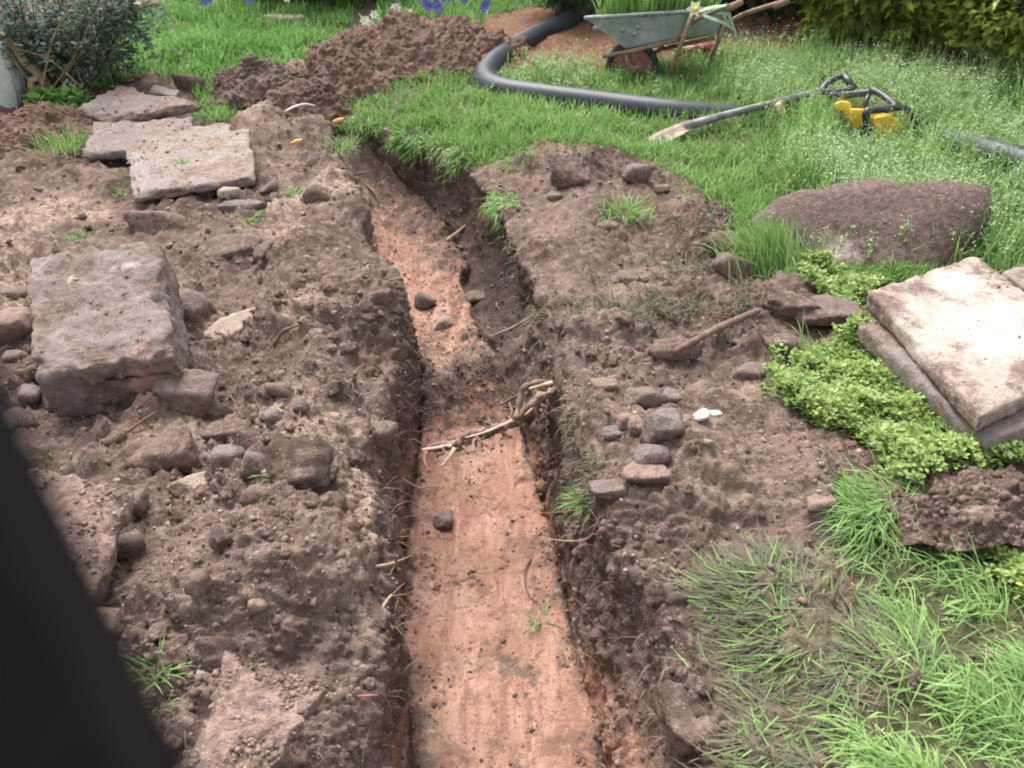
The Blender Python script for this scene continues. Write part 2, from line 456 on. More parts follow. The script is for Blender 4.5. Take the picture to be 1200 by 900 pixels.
# region masks
ragged = 0.06 * noise(pts, 6, 41) + 0.035 * noise(pts, 17, 42)
def mask(pg, soft=0.05, grow=0.0): return ss(-soft, soft, sdist(pts, pg) + ragged + grow)
onland = ((R2 == 0) | (R2 == 4)).ravel()
m_lawn = np.maximum.reduce([mask(LAWN_R), mask(LAWN_L), mask(LAWN_N), 0.45 * mask(TRAMPLED), 0.6 * mask(COVER[0]), 0.6 * mask(COVER[1]), .6 * mask(COVER[2])]) * onland
far_out = ss(7.5, 8.5, pts[:, 1]); wide = ss(4.2, 5.2, np.abs(pts[:, 0]))
m_lawn = np.maximum(m_lawn, np.maximum(far_out, wide) * onland)
m_mulch = mask(MULCH) * onland * (1 - ss(.3, .8, m_lawn))
soilm = (1 - np.clip(m_lawn, 0, 1)) * (1 - .75 * m_mulch)
amp = np.where(isf.ravel(), .50 * (1 - .45 * near.ravel()), np.where(onland, .16 + .30 * (1 - ss(1.8, 2.4, pts[:, 1])) * (1 - soilm) + .84 * soilm, .85))
deep = depth[:, None].repeat(ncol, 1).ravel()
amp = np.where(onland, amp, amp * np.clip(.3 + deep * 3, 0, 1))
# settle: loose crumbly earth
d1 = noise(pts, 5.5, 51); d2 = noise(pts, 13, 52); d3 = noise(pts, 30, 53); d4 = noise(pts, 70, 54)
w1, c1 = worley(pts, 13, 1); w2, c2 = worley(pts, 34, 2)
clod = np.minimum(np.clip(.60 - w1, 0, 1), .30) * 1.25 * (c1 > .40) * (.5 + .8 * c1) * ss(-.15, .35, noise(pts, 2.6, 57))
crumb = np.minimum(np.clip(.6 - w2, 0, 1), .27) * 1.3 * (c2 > .35)
leftrough = 1 + .35 * ((R2 == 0).ravel() & (pts[:, 1] < 3.2))
w3_, c3_ = worley(pts, 78, 3)
fine = np.clip(.6 - w3_, 0, 1) * (.4 + c3_)
patchy = .45 + .9 * ss(-.3, .35, noise(pts, 3.3, 58))
disp = .030 * d1 + .026 * np.abs(d2) * patchy + .019 * np.abs(d3) * patchy + .010 * np.abs(d4) + .055 * clod + .024 * crumb * patchy + .010 * fine - .018 * np.clip(-d2 - .25, 0, 1) * 2 - .018
spill = isf.ravel() * np.clip(.8 * ss(-.05, .6, noise(pts, 6.5, 72) + .35 * noise(pts, 21, 78)) + ss(.1, .6, noise(pts * np.array([1, .3, 1]), 15, 73) + .3 * noise(pts, 30, 79)) * .8 + .9 * (1 - ss(.0, .16, edge.ravel() + .10 * noise(pts, 7, 74))), 0, 1)
amp = amp * np.where(isf.ravel() & (near.ravel() > .4), .35 + 1.0 * spill, 1)
disp = disp * amp * leftrough + .045 * np.clip(noise(pts, 3.4, 59) + .15, -.3, 1) * soilm * onland * ss(0, .06, D.ravel()) * (1 - ss(.7, 1.2, D.ravel())) + .03 * low * np.where(onland, 1, .4)
nearcam = ss(.3, .8, pts[:, 1]) * .75 + .25
Vd = pts + N.reshape(-1, 3) * (disp * nearcam)[:, None]
Vd = Vd.reshape(V.shape)
gz = Vd[:, :, 2]
# colours of the layers: topsoil above, clay below; plus painted undercut shade
wallm = ((R2 == 1) | (R2 == 3))
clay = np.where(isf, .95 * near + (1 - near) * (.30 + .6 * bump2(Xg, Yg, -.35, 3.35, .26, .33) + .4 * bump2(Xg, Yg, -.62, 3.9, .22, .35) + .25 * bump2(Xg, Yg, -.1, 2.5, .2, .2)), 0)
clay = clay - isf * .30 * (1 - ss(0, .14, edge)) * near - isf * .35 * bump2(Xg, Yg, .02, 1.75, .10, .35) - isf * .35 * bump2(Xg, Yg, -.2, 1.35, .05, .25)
clay = np.where(wallm, np.where(R2 == 3, ss(.15, .8, W2) * .60 * (1 - ss(1.35, 1.8, Yg)) + ss(.6, 1, W2) * .45 * near, ss(.32, .9, W2) * .60 * (.35 + .65 * near)), clay)
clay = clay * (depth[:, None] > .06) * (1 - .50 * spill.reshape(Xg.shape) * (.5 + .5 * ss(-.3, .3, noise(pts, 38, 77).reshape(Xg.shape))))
dry = ss(.12, .5, noise(pts, 1.9, 75) + .35 * noise(pts, 7, 76)) * onland * soilm * (.9 * (R2 == 0).ravel() + .45 * (R2 == 4).ravel())
b1 = np.exp(-((W2 - .93 + .05 * noise(pts, 5, 63).reshape(Xg.shape)) / .05) ** 2) * wallm * near * np.where(R2 == 1, .5, 1) * (.55 + .45 * ss(-.3, .2, noise(pts, 3, 61).reshape(Xg.shape)))
undercut_shade = np.where((R2 == 3), bump2(Xg * 0, Yg, 0, 3.5, 1, .5) * (1 - .55 * ss(.7, 1, W2)) * 1.2, 0)  # undercut's shade painted dark into the far right wall
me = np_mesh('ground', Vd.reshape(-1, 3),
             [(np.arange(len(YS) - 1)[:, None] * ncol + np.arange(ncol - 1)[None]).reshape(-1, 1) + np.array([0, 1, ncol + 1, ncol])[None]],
             dict(dry=dry, clay=clay.ravel(), band=b1.ravel() * .85, mulch=m_mulch, lawn=m_lawn * (.85 + .15 * d3), dark=np.clip(undercut_shade.ravel(), 0, .95)))
M = {}
M['ground'] = mat_ground()
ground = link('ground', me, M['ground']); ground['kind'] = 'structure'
GV = Vd.reshape(-1, 3); GN = grid_normals(Vd).reshape(-1, 3)
# a coarser copy of the sheet to drop things on
sub = Vd[::2, ::2]; nr, nc = sub.shape[:2]
fq = (np.arange(nr - 1)[:, None] * nc + np.arange(nc - 1)[None]).reshape(-1, 1) + np.array([0, 1, nc + 1, nc])[None]
BVH = BVHTree.FromPolygons(sub.reshape(-1, 3).tolist(), fq.tolist())
def hit(px, py):
    """where a spot of the photograph meets the ground sheet"""
    r = BVH.ray_cast(Vector((0, 0, CAM_H)), ray(px, py).normalized())
    return r[0] if r[0] else P(px, py)
def gz_at(x, y):
    r = BVH.ray_cast(Vector((x, y, 3)), Vector((0, 0, -1)))
    return r[0].z if r[0] else 0.0

# the land around, out to the horizon
mb = MB(); S = 300
for (x0, x1, y0, y1) in ((-S, S, 15.8, S), (-S, S, -S, -1.1), (-S, -6, -1.1, 15.8), (6.0, S, -1.1, 15.8)):
    mb.add([(x0, y0, -.06), (x1, y0, -.06), (x1, y1, -.06), (x0, y1, -.06)], [(0, 1, 2, 3)])
k = NT('distant grass', 0.95, 0.2)
M['far'] = k.done(k.mix(k.ramp(k.noise(1.5, 6, 0.7), .35, .7), (0.06, 0.09, 0.03), (0.10, 0.14, 0.05)))
far = mb.build('surrounding_lawn', M['far'], smooth=False); far['kind'] = 'structure'
# ------------------------------------------------------------------ stones and slabs
def PP(px, py, Y):
    """the point at distance Y in front of the camera that this spot of the photograph shows"""
    d = ray(px, py); t = Y / d.y
    return Vector((0, 0, CAM_H)) + d * t

_ico = {}
def ico(n):
    if n not in _ico:
        import bmesh
        bm = bmesh.new(); bmesh.ops.create_icosphere(bm, subdivisions=n, radius=1.0)
        _ico[n] = (np.array([v.co[:] for v in bm.verts]), np.array([[v.index for v in f.verts] for f in bm.faces])); bm.free()
    return _ico[n]

def rock_mesh(name, dims, seed, sub=4, sharp=16, cuts=7, rough=1.0, blocky=0.55):
    u, f = ico(sub); r = np.random.default_rng(seed)
    ns = [(s * np.eye(3)[a] + r.normal(size=3) * .27) for a in range(3) for s in (1, -1)]
    ds = [1.0 + r.uniform(-.22, .12) for _ in ns]
    for _ in range(cuts):
        n = r.normal(size=3); n /= np.linalg.norm(n); ns.append(n); ds.append(r.uniform(.86, 1.3) * (.9 + .25 * blocky))
    acc = 0
    for n, d in zip(ns, ds):
        n = n / np.linalg.norm(n); acc = acc + np.maximum(0, u @ n / d) ** sharp
    v = u * (acc ** (-1 / sharp))[:, None]
    q = v + seed * 1.37
    k = rough * (.07 * noise(q, 1.6, seed % 37) + .05 * noise(q, 4.5, 3) + .028 * noise(q, 11, 4) + .016 * noise(q, 26, 5))
    v = v * (1 + k)[:, None] * np.array(dims)[None] / 2
    return np_mesh(name, v, [f])

def stone(label, px, py, wpx, ratio=(1, .8, .6), yaw=0.0, mat='stone', sink=.30, name='stone', cat='stone', tilt=(0, 0), group='loose stones thrown up by the digging', at=None, **kw):
    p = at or hit(px, py)
    s = .88 * wpx / pxm(p)
    d = (s * ratio[0], s * ratio[1], s * ratio[2])
    stone.n += 1
    me = rock_mesh(name, d, 100 + stone.n * 7, sub=4 if wpx > 45 else 3, **kw)
    o = link(name, me, M[mat])
    o.location = (p.x, p.y, p.z + d[2] * (.5 - sink - (.10 if sink > 0 else 0))); o.rotation_euler = (tilt[0], tilt[1], yaw)
    tag(o, label, cat, group)
    return o
stone.n = 0

def slab(name, label, corners, thick, mat, seed=1, chip=.012, rough=.004, cat='paving slab', group=None, n=30, side_n=5, parent=None, crumb=0, csize=.010):
    """four top corners (in order) and a thickness along the slab's own normal"""
    c = [np.array(x) for x in corners]
    nrm = np.cross(c[1] - c[0], c[3] - c[0]); nrm /= np.linalg.norm(nrm)
    if nrm[2] < 0: nrm = -nrm
    idx, V_, F_ = {}, [], []
    def vid(i, j, l):
        if (i, j, l) not in idx:
            a, b = i / n, j / n
            p = (c[0] * (1 - a) + c[1] * a) * (1 - b) + (c[3] * (1 - a) + c[2] * a) * b
            idx[(i, j, l)] = len(V_); V_.append(np.concatenate([p - nrm * thick * l / side_n, [a, b, l / side_n]]))
        return idx[(i, j, l)]
    for i in range(n):
        for j in range(n):
            F_.append([vid(i, j, 0), vid(i + 1, j, 0), vid(i + 1, j + 1, 0), vid(i, j + 1, 0)])
            F_.append([vid(i, j, side_n), vid(i, j + 1, side_n), vid(i + 1, j + 1, side_n), vid(i + 1, j, side_n)])
    for i in range(n):
        for l in range(side_n):
            F_.append([vid(i, 0, l), vid(i, 0, l + 1), vid(i + 1, 0, l + 1), vid(i + 1, 0, l)])
            F_.append([vid(i, n, l), vid(i + 1, n, l), vid(i + 1, n, l + 1), vid(i, n, l + 1)])
            F_.append([vid(0, i, l), vid(0, i + 1, l), vid(0, i + 1, l + 1), vid(0, i, l + 1)])
            F_.append([vid(n, i, l), vid(n, i, l + 1), vid(n, i + 1, l + 1), vid(n, i + 1, l)])
    A = np.array(V_); v, a, b, l = A[:, :3], A[:, 3], A[:, 4], A[:, 5]
    cen = np.mean(c, axis=0)
    La = np.linalg.norm(c[1] - c[0]); Lb = np.linalg.norm(c[3] - c[0])
    ed = np.minimum(np.minimum(a, 1 - a) * La, np.minimum(b, 1 - b) * Lb)
    rim = np.exp(-ed / (.012 + chip)); lip = np.exp(-np.minimum(l, 1 - l) * thick / .012)
    q = v + seed * 3.1
    pull = np.clip(.35 + fbm(q, 7, seed, 3) + .5 * noise(q, 28, seed + 5), 0, 2)
    inw = cen - v; inw = inw - nrm * (inw @ nrm)[:, None]; inw /= (np.linalg.norm(inw, axis=1)[:, None] + 1e-6)
    v = v + inw * (chip * pull * rim)[:, None] * (.35 + .65 * lip)[:, None]
    v = v - nrm * ((chip * .6 * pull * rim * (l < .3))[:, None])
    v = v + nrm * (rough * (fbm(q, 9, seed + 9, 3) * 1.5 + .6 * noise(q, 60, seed + 2)))[:, None] * (l < .5)[:, None]
    v = v + inw * (rough * noise(q, 35, seed + 3) * rim * 1.5)[:, None]
    base = np.array([cen[0], cen[1], v[:, 2].min()])
    F_ = np.array(F_)
    me = np_mesh(name, v - base, [F_])
    o = link(name, me, M[mat], parent); o.location = base
    if label: tag(o, label, cat, group)
    if crumb:                                             # earth left lying on the slab
        u, f = ico(1); m = crumb; r = np.random.default_rng(seed + 70)
        ab = r.random((m * 4, 2)); ab = ab[noise(np.c_[ab * 3.1 + seed, ab[:, 0] * 0], 1.0, 6) > r.uniform(-.5, .45, m * 4)][:m]; m = len(ab)
        pc = (c[0] * (1 - ab[:, :1]) + c[1] * ab[:, :1]) * (1 - ab[:, 1:]) + (c[3] * (1 - ab[:, :1]) + c[2] * ab[:, :1]) * ab[:, 1:]
        sz = .0012 * (csize / .0012) ** (r.random(m) ** 2.8)
        vv_ = u[None] * (1 + r.uniform(-.46, .46, (m, len(u), 1))) * r.uniform(.6, 1.2, (m, 1, 3)) * sz[:, None, None] * np.array([1, 1, .45]) + (pc + nrm * (sz * .2)[:, None] - base)[:, None, :]
        tt = np.repeat(.3 + .7 * r.random(m), len(u))
        ch = link('soil_crumbs', np_mesh('soil_crumbs', vv_.reshape(-1, 3), [(f[None] + (np.arange(m) * len(u))[:, None, None]).reshape(-1, 3)], dict(tint=tt)), M['crumb'], o, smooth=False); ch['kind'] = 'stuff'
    return o

M['crumb'] = mat_crumb()
M['stone'] = mat_stone('brown grey stone', (0.145, 0.108, 0.098), (0.23, 0.18, 0.165), .60)
M['stone_grey'] = mat_stone('grey stone', (0.155, 0.122, 0.115), (0.25, 0.205, 0.19), .50)
M['stone_dirty'] = mat_stone('soil caked stone', (0.15, 0.105, 0.09), (0.24, 0.175, 0.15), .80)
M['stone_pale'] = mat_stone('pale sandy stone', (0.27, 0.205, 0.16), (0.42, 0.34, 0.27), .38)
M['stone_white'] = mat_stone('whitish stone', (0.45, 0.41, 0.36), (0.62, 0.57, 0.5), .18)
M['stone_pink'] = mat_stone('pinkish stone', (0.22, 0.145, 0.115), (0.32, 0.22, 0.18), .50)
M['block'] = mat_stone('rough sandstone block', (0.17, 0.13, 0.12), (0.26, 0.205, 0.19), .52, patch=(((.17, -.15, .12), (1, .8, .5), .05, (0.42, 0.24, 0.20), .4), ((-.11, .10, .2), (2.6, 1.1, .3), .028, (0.46, 0.39, 0.36), .5), ((.05, .14, .2), (.6, 2.2, .3), .04, (0.45, 0.38, 0.35), .5)))
M['boulder'] = mat_stone('boulder caked with earth', (0.16, 0.115, 0.10), (0.22, 0.16, 0.14), .9, dirtcol=(0.135, 0.092, 0.078), scale=.8, patch=(((-.24, -.17, .06), (1, 1, 1.2), .10, (0.44, 0.36, 0.33), .35), ((-.05, -.22, .04), (1, 1, 1.5), .04, (0.46, 0.40, 0.37), .4)))
M['slab_white'] = mat_stone('worn pale concrete', (0.30, 0.24, 0.20), (0.42, 0.35, 0.30), .55, dirtcol=(0.19, 0.13, 0.105), patch=(((.03, -.02, .05), (1, 1.0, .6), .205, (0.47, 0.41, 0.355), .45), ((.04, .25, .05), (1, 1.2, .6), .09, (0.52, 0.46, 0.40), .4)))
M['slab_grey'] = mat_stone('grey paving', (0.17, 0.138, 0.125), (0.25, 0.21, 0.19), .50, dirtcol=(0.22, 0.155, 0.13))
M['slab_pale'] = mat_stone('pale grey paving', (0.22, 0.18, 0.165), (0.32, 0.27, 0.25), .52, dirtcol=(0.24, 0.17, 0.14))
M['slab_soil'] = mat_stone('slab under crumbs of soil', (0.22, 0.16, 0.125), (0.33, 0.25, 0.20), .78, dirtcol=(0.23, 0.155, 0.125))

def Q(*a): return [P(x, y, z) for x, y, z in a]
GS = 'paving slabs lifted and stacked'
slab('paving_slab', 'broad grey slab at the back of the left stack, beside the bush', Q((84, 127, .10), (137, 97, .13), (236, 120, .10), (128, 140, .07)), .045, 'slab_grey', 3, .03, group=GS, crumb=120)
slab('paving_slab', 'plain grey slab in the middle of the left stack, half covered', Q((95, 179, .055), (110, 143, .065), (226, 135, .06), (225, 175, .055)), .04, 'slab_grey', 4, .02, group=GS, crumb=140)
slab('paving_slab', 'front slab of the left stack, nearest the big block, strewn with soil', Q((154, 228, .075), (146, 167, .10), (292, 148, .09), (300, 207, .075)), .042, 'slab_pale', 5, .022, group=GS, crumb=420)
slab('paving_slab', 'slab whose corner peeps out behind the front slab of the left stack', Q((200, 165, .06), (222, 148, .062), (268, 142, .062), (285, 165, .06)), .04, 'slab_pale', 6, .02, group=GS)
slab('paving_slab', 'narrow slab behind the broad grey slab by the mossy kerb', Q((170, 104, .10), (180, 98, .105), (212, 104, .1), (205, 112, .095)), .05, 'slab_grey', 7, .015, group=GS)
slab('paving_slab', 'pale worn slab on top of the right stack, bleached white', Q((1018, 341, .165), (1147, 297, .165), (1295, 420, .165), (1150, 488, .165)), .055, 'slab_white', 8, .010, group=GS, n=44, crumb=130, csize=.007)
slab('paving_slab', 'grey slab lying under the bleached slab on the right', Q((1005, 378, .105), (1140, 330, .105), (1310, 455, .105), (1158, 520, .10)), .06, 'slab_grey', 9, .014, group=GS, n=36, crumb=200)
slab('paving_slab', 'slab cut off by the right edge, behind the bleached slab', Q((1172, 318, .12), (1230, 296, .12), (1330, 350, .12), (1270, 380, .12)), .055, 'slab_pale', 10, .012, group=GS)
slab('paving_slab', 'soil covered slab sloping beside the dark post', Q((-60, 690, .13), (30, 548, .17), (158, 566, .17), (108, 706, .11)), .055, 'slab_soil', 11, .02, group=GS, n=40, crumb=900, csize=.009)
slab('paving_slab', 'gritty buff slab at the bottom edge beside the trench', Q((215, 930, .16), (265, 765, .17), (384, 800, .19), (300, 930, .15)), .04, 'slab_soil', 12, .025, .008, group=GS, n=40, crumb=1500, csize=.007)

slab('stone_block', 'big squared stone block with white scratches left of the trench', Q((30, 300, .30), (186, 275, .335), (206, 418, .20), (36, 440, .175)), .20, 'block', 15, .030, .006, 'stone block', n=54, side_n=12, crumb=260, csize=.006)
b = stone('large flat boulder caked with brown earth among the grass', 1044, 302, 240, (1, .58, .36), -.16, 'boulder', .30, 'boulder', 'boulder', group=None, sharp=2.7, cuts=1, rough=1.1, tilt=(.03, .07))

S = stone
S('grey angular stone propped against the front slab of the left stack', 226, 226, 52, (1, .7, .55), .25, 'stone_grey', .2, sharp=26)
S('small flat stone in front of the left stack of slabs', 268, 228, 30, (1, .7, .5), 0, 'stone_pale', .25)
S('thin slate edge with a white streak below the left slabs', 287, 243, 50, (1, .3, .3), .1, 'stone_grey', .3, sharp=30)
S('little stone beside the right corner of the front slab', 316, 222, 24, (1, .6, .5), .6, 'stone', .25)
S('wedge of stone leaning behind the big block', 226, 365, 44, (.75, 1.2, 1.2), .15, 'stone', .35, sharp=26)
S('half buried slab of stone with a pale streak right of the big block', 272, 385, 78, (1, .55, .35), .75, 'stone_pale', .5, sharp=30, tilt=(.25, 0))
S('blocky stone below the right corner of the big block', 222, 468, 78, (1, .75, .72), .1, 'stone', .22, sharp=24)
S('soil caked lump of stone left of the two grey cobbles', 205, 533, 66, (1, .75, .7), 0, 'stone_dirty', .25)
S('pale buff squared stone under the soil caked lump', 226, 570, 50, (1, .62, .5), .18, 'stone_pale', .28, sharp=30, cuts=3)
S('grey cobble left of its brown neighbour', 268, 540, 44, (1, .8, .75), .3, 'stone_grey', .25)
S('brown cobble right of the grey one, against the turf lump', 298, 545, 34, (1, 1, 1), .2, 'stone', .25, sharp=9)
S('long low stone lying above the two cobbles', 270, 510, 72, (1, .4, .32), -.05, 'stone_dirty', .25, sharp=22)
S('pointed stone at the right end of the long low stone', 321, 494, 26, (1, .8, 1), .4, 'stone_grey', .2, sharp=26)
S('small stone nestling above the long low stone', 262, 486, 24, (1, .8, .8), .4, 'stone', .25)
S('dark stone lying in loose earth above the pointed stone', 350, 480, 24, (1, .8, .9), .1, 'stone', .3)
S('flat crusty stone in the loose bank right of the blocky stone', 328, 458, 34, (1, .6, .5), -.2, 'stone_dirty', .3)
S('round grey stone below the left corner of the big block', 35, 465, 31, (1, .95, .9), 0, 'stone_grey', .2, sharp=7)
S('craggy lump beside the round grey stone', 72, 470, 40, (1, .8, .9), .5, 'stone_dirty', .2)
S('flat earthy stone under the front edge of the big block', 125, 472, 70, (1, .5, .35), 0, 'stone_pink', .25)
S('knobbly lump nearest the dark post on the left edge', 22, 498, 38, (1, .8, .7), .8, 'stone_dirty', .25)
S('reddish boulder cut off by the left edge beside the big block', 8, 392, 56, (1, .8, .9), .3, 'stone_pink', .25)
S('dark wet cobble left of the big block', 20, 425, 34, (1, .7, .7), .3, 'stone', .2)
S('rough stone broken under soil above the half buried slab', 275, 295, 70, (1, .6, .4), .2, 'stone_dirty', .3, sharp=24)
S('thin upright shard of stone pointing to the trench', 312, 292, 30, (.45, 1, .45), -.5, 'stone', .25, sharp=24)
S('dark chunk on the left edge above the big block', 15, 350, 34, (1, .8, .6), .2, 'stone', .3)
S('flat sod covered stone in front of the left slabs', 190, 262, 60, (1, .6, .4), .1, 'stone_dirty', .3, sharp=24)
S('stone jutting from the left wall of the trench', 442, 518, 40, (1, 1, .85), .3, 'stone', .1, sharp=14)
S('lone grey stone lying on the trench floor', 521, 616, 25, (1, .9, .75), .3, 'stone_grey', .1, sharp=30)
S('dark flat stone at the narrow end of the trench floor', 557, 350, 30, (1, .7, .4), .2, 'stone', .2)
S('pale stone half sunk in the trench floor beyond the root', 522, 380, 26, (1, .7, .6), .2, 'stone_pale', .3)
S('grey stone against the left trench wall near the bend', 497, 357, 24, (1, .9, 1), .2, 'stone_grey', .2)
S('rounded brown stone in front of the grass by the boulder', 858, 320, 54, (1, .65, .62), -.1, 'stone', .2, sharp=9)
S('flat slate propped over a dark hollow left of the right slabs', 965, 380, 92, (1, .5, .22), -.06, 'stone', -.35, sharp=30, tilt=(.05, .02))
S('round stone in front of the propped slate', 915, 406, 42, (1, .8, .7), 0, 'stone_dirty', .3, sharp=8)
S('brown cobble at the left tip of the leafy patch', 878, 442, 40, (1, .75, .65), .1, 'stone', .25, sharp=10)
S('grey faceted cobble, largest of the heap right of the trench', 781, 506, 46, (1, .9, .95), .2, 'stone_grey', .25, sharp=24)
S('brown block behind the grey faceted cobble', 752, 474, 46, (1, .75, .75), -.1, 'stone', .25, sharp=22)
S('small angular stone touching the brown block', 785, 468, 26, (1, .8, .8), .4, 'stone_grey', .25)
S('flat buff stone at the top of the heap near the root', 710, 455, 40, (1, .45, .42), .05, 'stone_pink', .2, sharp=26)
S('oval grey stone in front of the faceted cobble', 765, 533, 42, (1, .6, .5), -.1, 'stone_grey', .3, sharp=9)
S('pinkish wedge stone in front of the oval stone', 757, 556, 58, (1, .62, .36), -.25, 'stone_pink', .2, sharp=28)
S('thin flat stone nearest the trench edge by the grass tuft', 718, 575, 50, (1, .6, .35), .15, 'stone', .2, sharp=28)
S('small grey flat stone left of the faceted cobble', 722, 508, 30, (1, .6, .45), .1, 'stone_grey', .25)
S('crumbly orange lump left of the faceted cobble', 745, 503, 22, (1, .9, .9), .1, 'stone_pink', .2)
S('rusty brown stone between the buff stone and the cobble', 733, 494, 24, (1, .8, .8), .1, 'stone_pink', .25)
S('white angular pebble, left of the pair on the right bank', 820, 490, 17, (1, .8, .7), .4, 'stone_white', .2, sharp=26)
S('white angular pebble, right of the pair on the right bank', 837, 487, 17, (1, .7, .6), .1, 'stone_white', .2, sharp=26)
S('brown sod like lump lying across the right bank', 790, 412, 62, (1, .35, .4), .05, 'stone_dirty', .3, sharp=8)
S('dark stone sunk in the right bank below the lawn', 735, 328, 32, (1, .6, .4), 0, 'stone', .3)
S('reddish stone below the grass tuft on the right bank', 716, 268, 26, (1, .6, .5), 0, 'stone_pink', .25)
S('pointed brown stone at the lawn edge behind the grass tuft', 745, 210, 34, (1, .8, .8), .2, 'stone', .2, sharp=20)
S('flat pale stone at the lawn edge', 775, 222, 20, (1, .6, .4), 0, 'stone_pale', .2)
S('grey pebble on the upper left of the right bank', 650, 232, 18, (1, .8, .6), 0, 'stone_grey', .2)
S('flat clod of pink clay beside the near grass', 962, 588, 42, (1, .6, .3), .1, 'stone_pink', .3)
S('smooth pebble on the bank beside the bottom slab', 303, 712, 24, (1, .8, .8), .2, 'stone_pink', .25, sharp=8)
S('upright tan pebble beside the crack near the bottom slab', 281, 795, 13, (.9, .9, 1.6), .2, 'stone_pale', .25, sharp=10)
S('rounded stone beside the bottom slab by the post', 265, 820, 30, (1, .9, .8), .2, 'stone_pink', .3, sharp=9)
S('dark stone under the edge of the sloping slab', 153, 640, 44, (1, .8, .7), .5, 'stone', .3)
S('brown stone at the upper corner of the sloping slab', 158, 592, 38, (1, .8, .7), .1, 'stone', .3)
S('brown stone wedged between sloping slab and dark post', 128, 735, 46, (1, .8, .7), .1, 'stone_pink', .3)
S('slender stone standing at the right rim near the bottom', 765, 815, 24, (.5, .6, 1.6), .1, 'stone', .4)
S('mossy kerb stone behind the left stack of slabs', 222, 103, 40, (1, .5, .5), -.3, 'stone_dirty', .2, 'kerb_stone', sharp=24)
S('pale stone on the soil at the foot of the far heap', 700, 36, 14, (1, .7, .6), 0, 'stone_white', .2)

# ------------------------------------------------------------------ heaps of earth and lumps of turf
M['soil'] = mat_soil()
M['soil_red'] = mat_soil('reddish heap soil', .4)
def heap(label, cx, cy, rx, ry, h, seed, mat='soil', yaw=0.0, n=150, name='soil_heap', cat='soil heap', group='heaps of dug earth', pw=1.0):
    g = np.linspace(-1, 1, n); X, Y = np.meshgrid(g, g)
    # denser rings near the foot
    p = np.stack([X.ravel(), Y.ravel(), np.zeros(n * n)], 1)
    world = np.stack([p[:, 0] * rx, p[:, 1] * ry, p[:, 2]], 1) + seed
    rr = np.sqrt(p[:, 0] ** 2 + p[:, 1] ** 2) * (1 + .28 * noise(world, 2.2 / max(rx, ry), seed)) 
    z = h * np.clip(1 - rr ** 1.4, -1, 1) * (1 + .35 * noise(world, 2.6 / max(rx, ry), seed + 1)) ** pw
    v = np.stack([world[:, 0] - seed, world[:, 1] - seed, z], 1)
    nn_ = grid_normals(v.reshape(n, n, 3)).reshape(-1, 3)
    q = v + seed
    w_, c_ = worley(q, 13, seed % 20); w3, c3 = worley(q, 34, seed % 20 + 1); w4, c4 = worley(q, 78, 3)
    pt = .45 + .9 * ss(-.3, .35, noise(q, 3.3, 58))
    d_ = .035 * noise(q, 5.5, 5) + .026 * np.abs(noise(q, 13, 6)) * pt + .019 * np.abs(noise(q, 30, 7)) * pt + .010 * np.abs(noise(q, 70, 8)) + .06 * np.clip(.62 - w_, 0, 1) * (c_ > .45) + .026 * np.clip(.6 - w3, 0, 1) * (c3 > .35) + .010 * np.clip(.6 - w4, 0, 1) - .015
    v = v + nn_ * d_[:, None]
    v[:, 2] = np.maximum(v[:, 2], -.12)
    top_ = np.where(v[:, 2] > .01)[0]
    f = (np.arange(n - 1)[:, None] * n + np.arange(n - 1)[None]).reshape(-1, 1) + np.array([0, 1, n + 1, n])[None]
    me = np_mesh(name, v, [f])
    o = link(name, me, M[mat]); o.location = (cx, cy, gz_at(cx, cy) - .01); o.rotation_euler = (0, 0, yaw)
    if label: tag(o, label, cat, group)
    u, f_ = ico(1); m = int(900 * rx / .5); r = np.random.default_rng(seed); pk = r.choice(top_, m); sz = .003 * (5 ** (r.random(m) ** 2.2))
    vv_ = u[None] * (1 + r.uniform(-.34, .34, (m, len(u), 1))) * r.uniform(.6, 1.2, (m, 1, 3)) * sz[:, None, None] + v[pk][:, None, :]
    ch = link('soil_crumbs', np_mesh('soil_crumbs', vv_.reshape(-1, 3), [(f_[None] + (np.arange(m) * len(u))[:, None, None]).reshape(-1, 3)], dict(tint=np.repeat(r.random(m) * .8, len(u)))), M['crumb'], o, smooth=False); ch['kind'] = 'stuff'
    return o
heap('tall heap of brown earth at the far end of the trench', -.55, 5.58, .62, .50, .215, 11, 'soil_red', .15, 190)
heap('low tongue of dark earth sliding from the tall heap to the trench', -.82, 5.12, .50, .30, .17, 14, 'soil_red', .5, 130)
heap('small heap of dark earth between the left slabs and the far lawn', -1.37, 5.10, .28, .26, .17, 12, 'soil', .1, 120)
heap('low heap of red brown earth at the left edge under the bush', -2.35, 4.45, .55, .25, .12, 13, 'soil_red', .1, 120)
heap('clump of crumbly earth beside the grass on the right edge', P(1150, 612).x, P(1150, 612).y, .28, .15, .065, 17, 'soil', -.1, 150)
def turf(label, px, py, wpx, ratio, yaw, seed):
    o = stone(label, px, py, wpx, ratio, yaw, 'soil', .25, 'turf_lump', 'turf lump', sharp=5, cuts=5, rough=2.6, group='lumps of turned turf')
    return o
turf('upturned lump of turf with a few green blades beside the cobbles', 345, 560, 92, (1, .75, .62), .3, 1)
turf('dark lump of turf by the rounded stone near the lawn', 862, 292, 62, (1, .7, .5), .2, 2)
turf('crumbly lump of turf above the propped slate', 928, 362, 80, (1, .6, .42), 0, 3)
turf('big crumbling clod on the right rim at the bottom', 800, 840, 76, (.9, 1.25, .75), .2, 4)
turf('dark clod on the lawn edge at the right bank', 668, 212, 52, (1, .7, .5), .1, 6)
turf('round clod sitting on the left bank below the slabs', 370, 232, 40, (1, .8, .6), .1, 7)

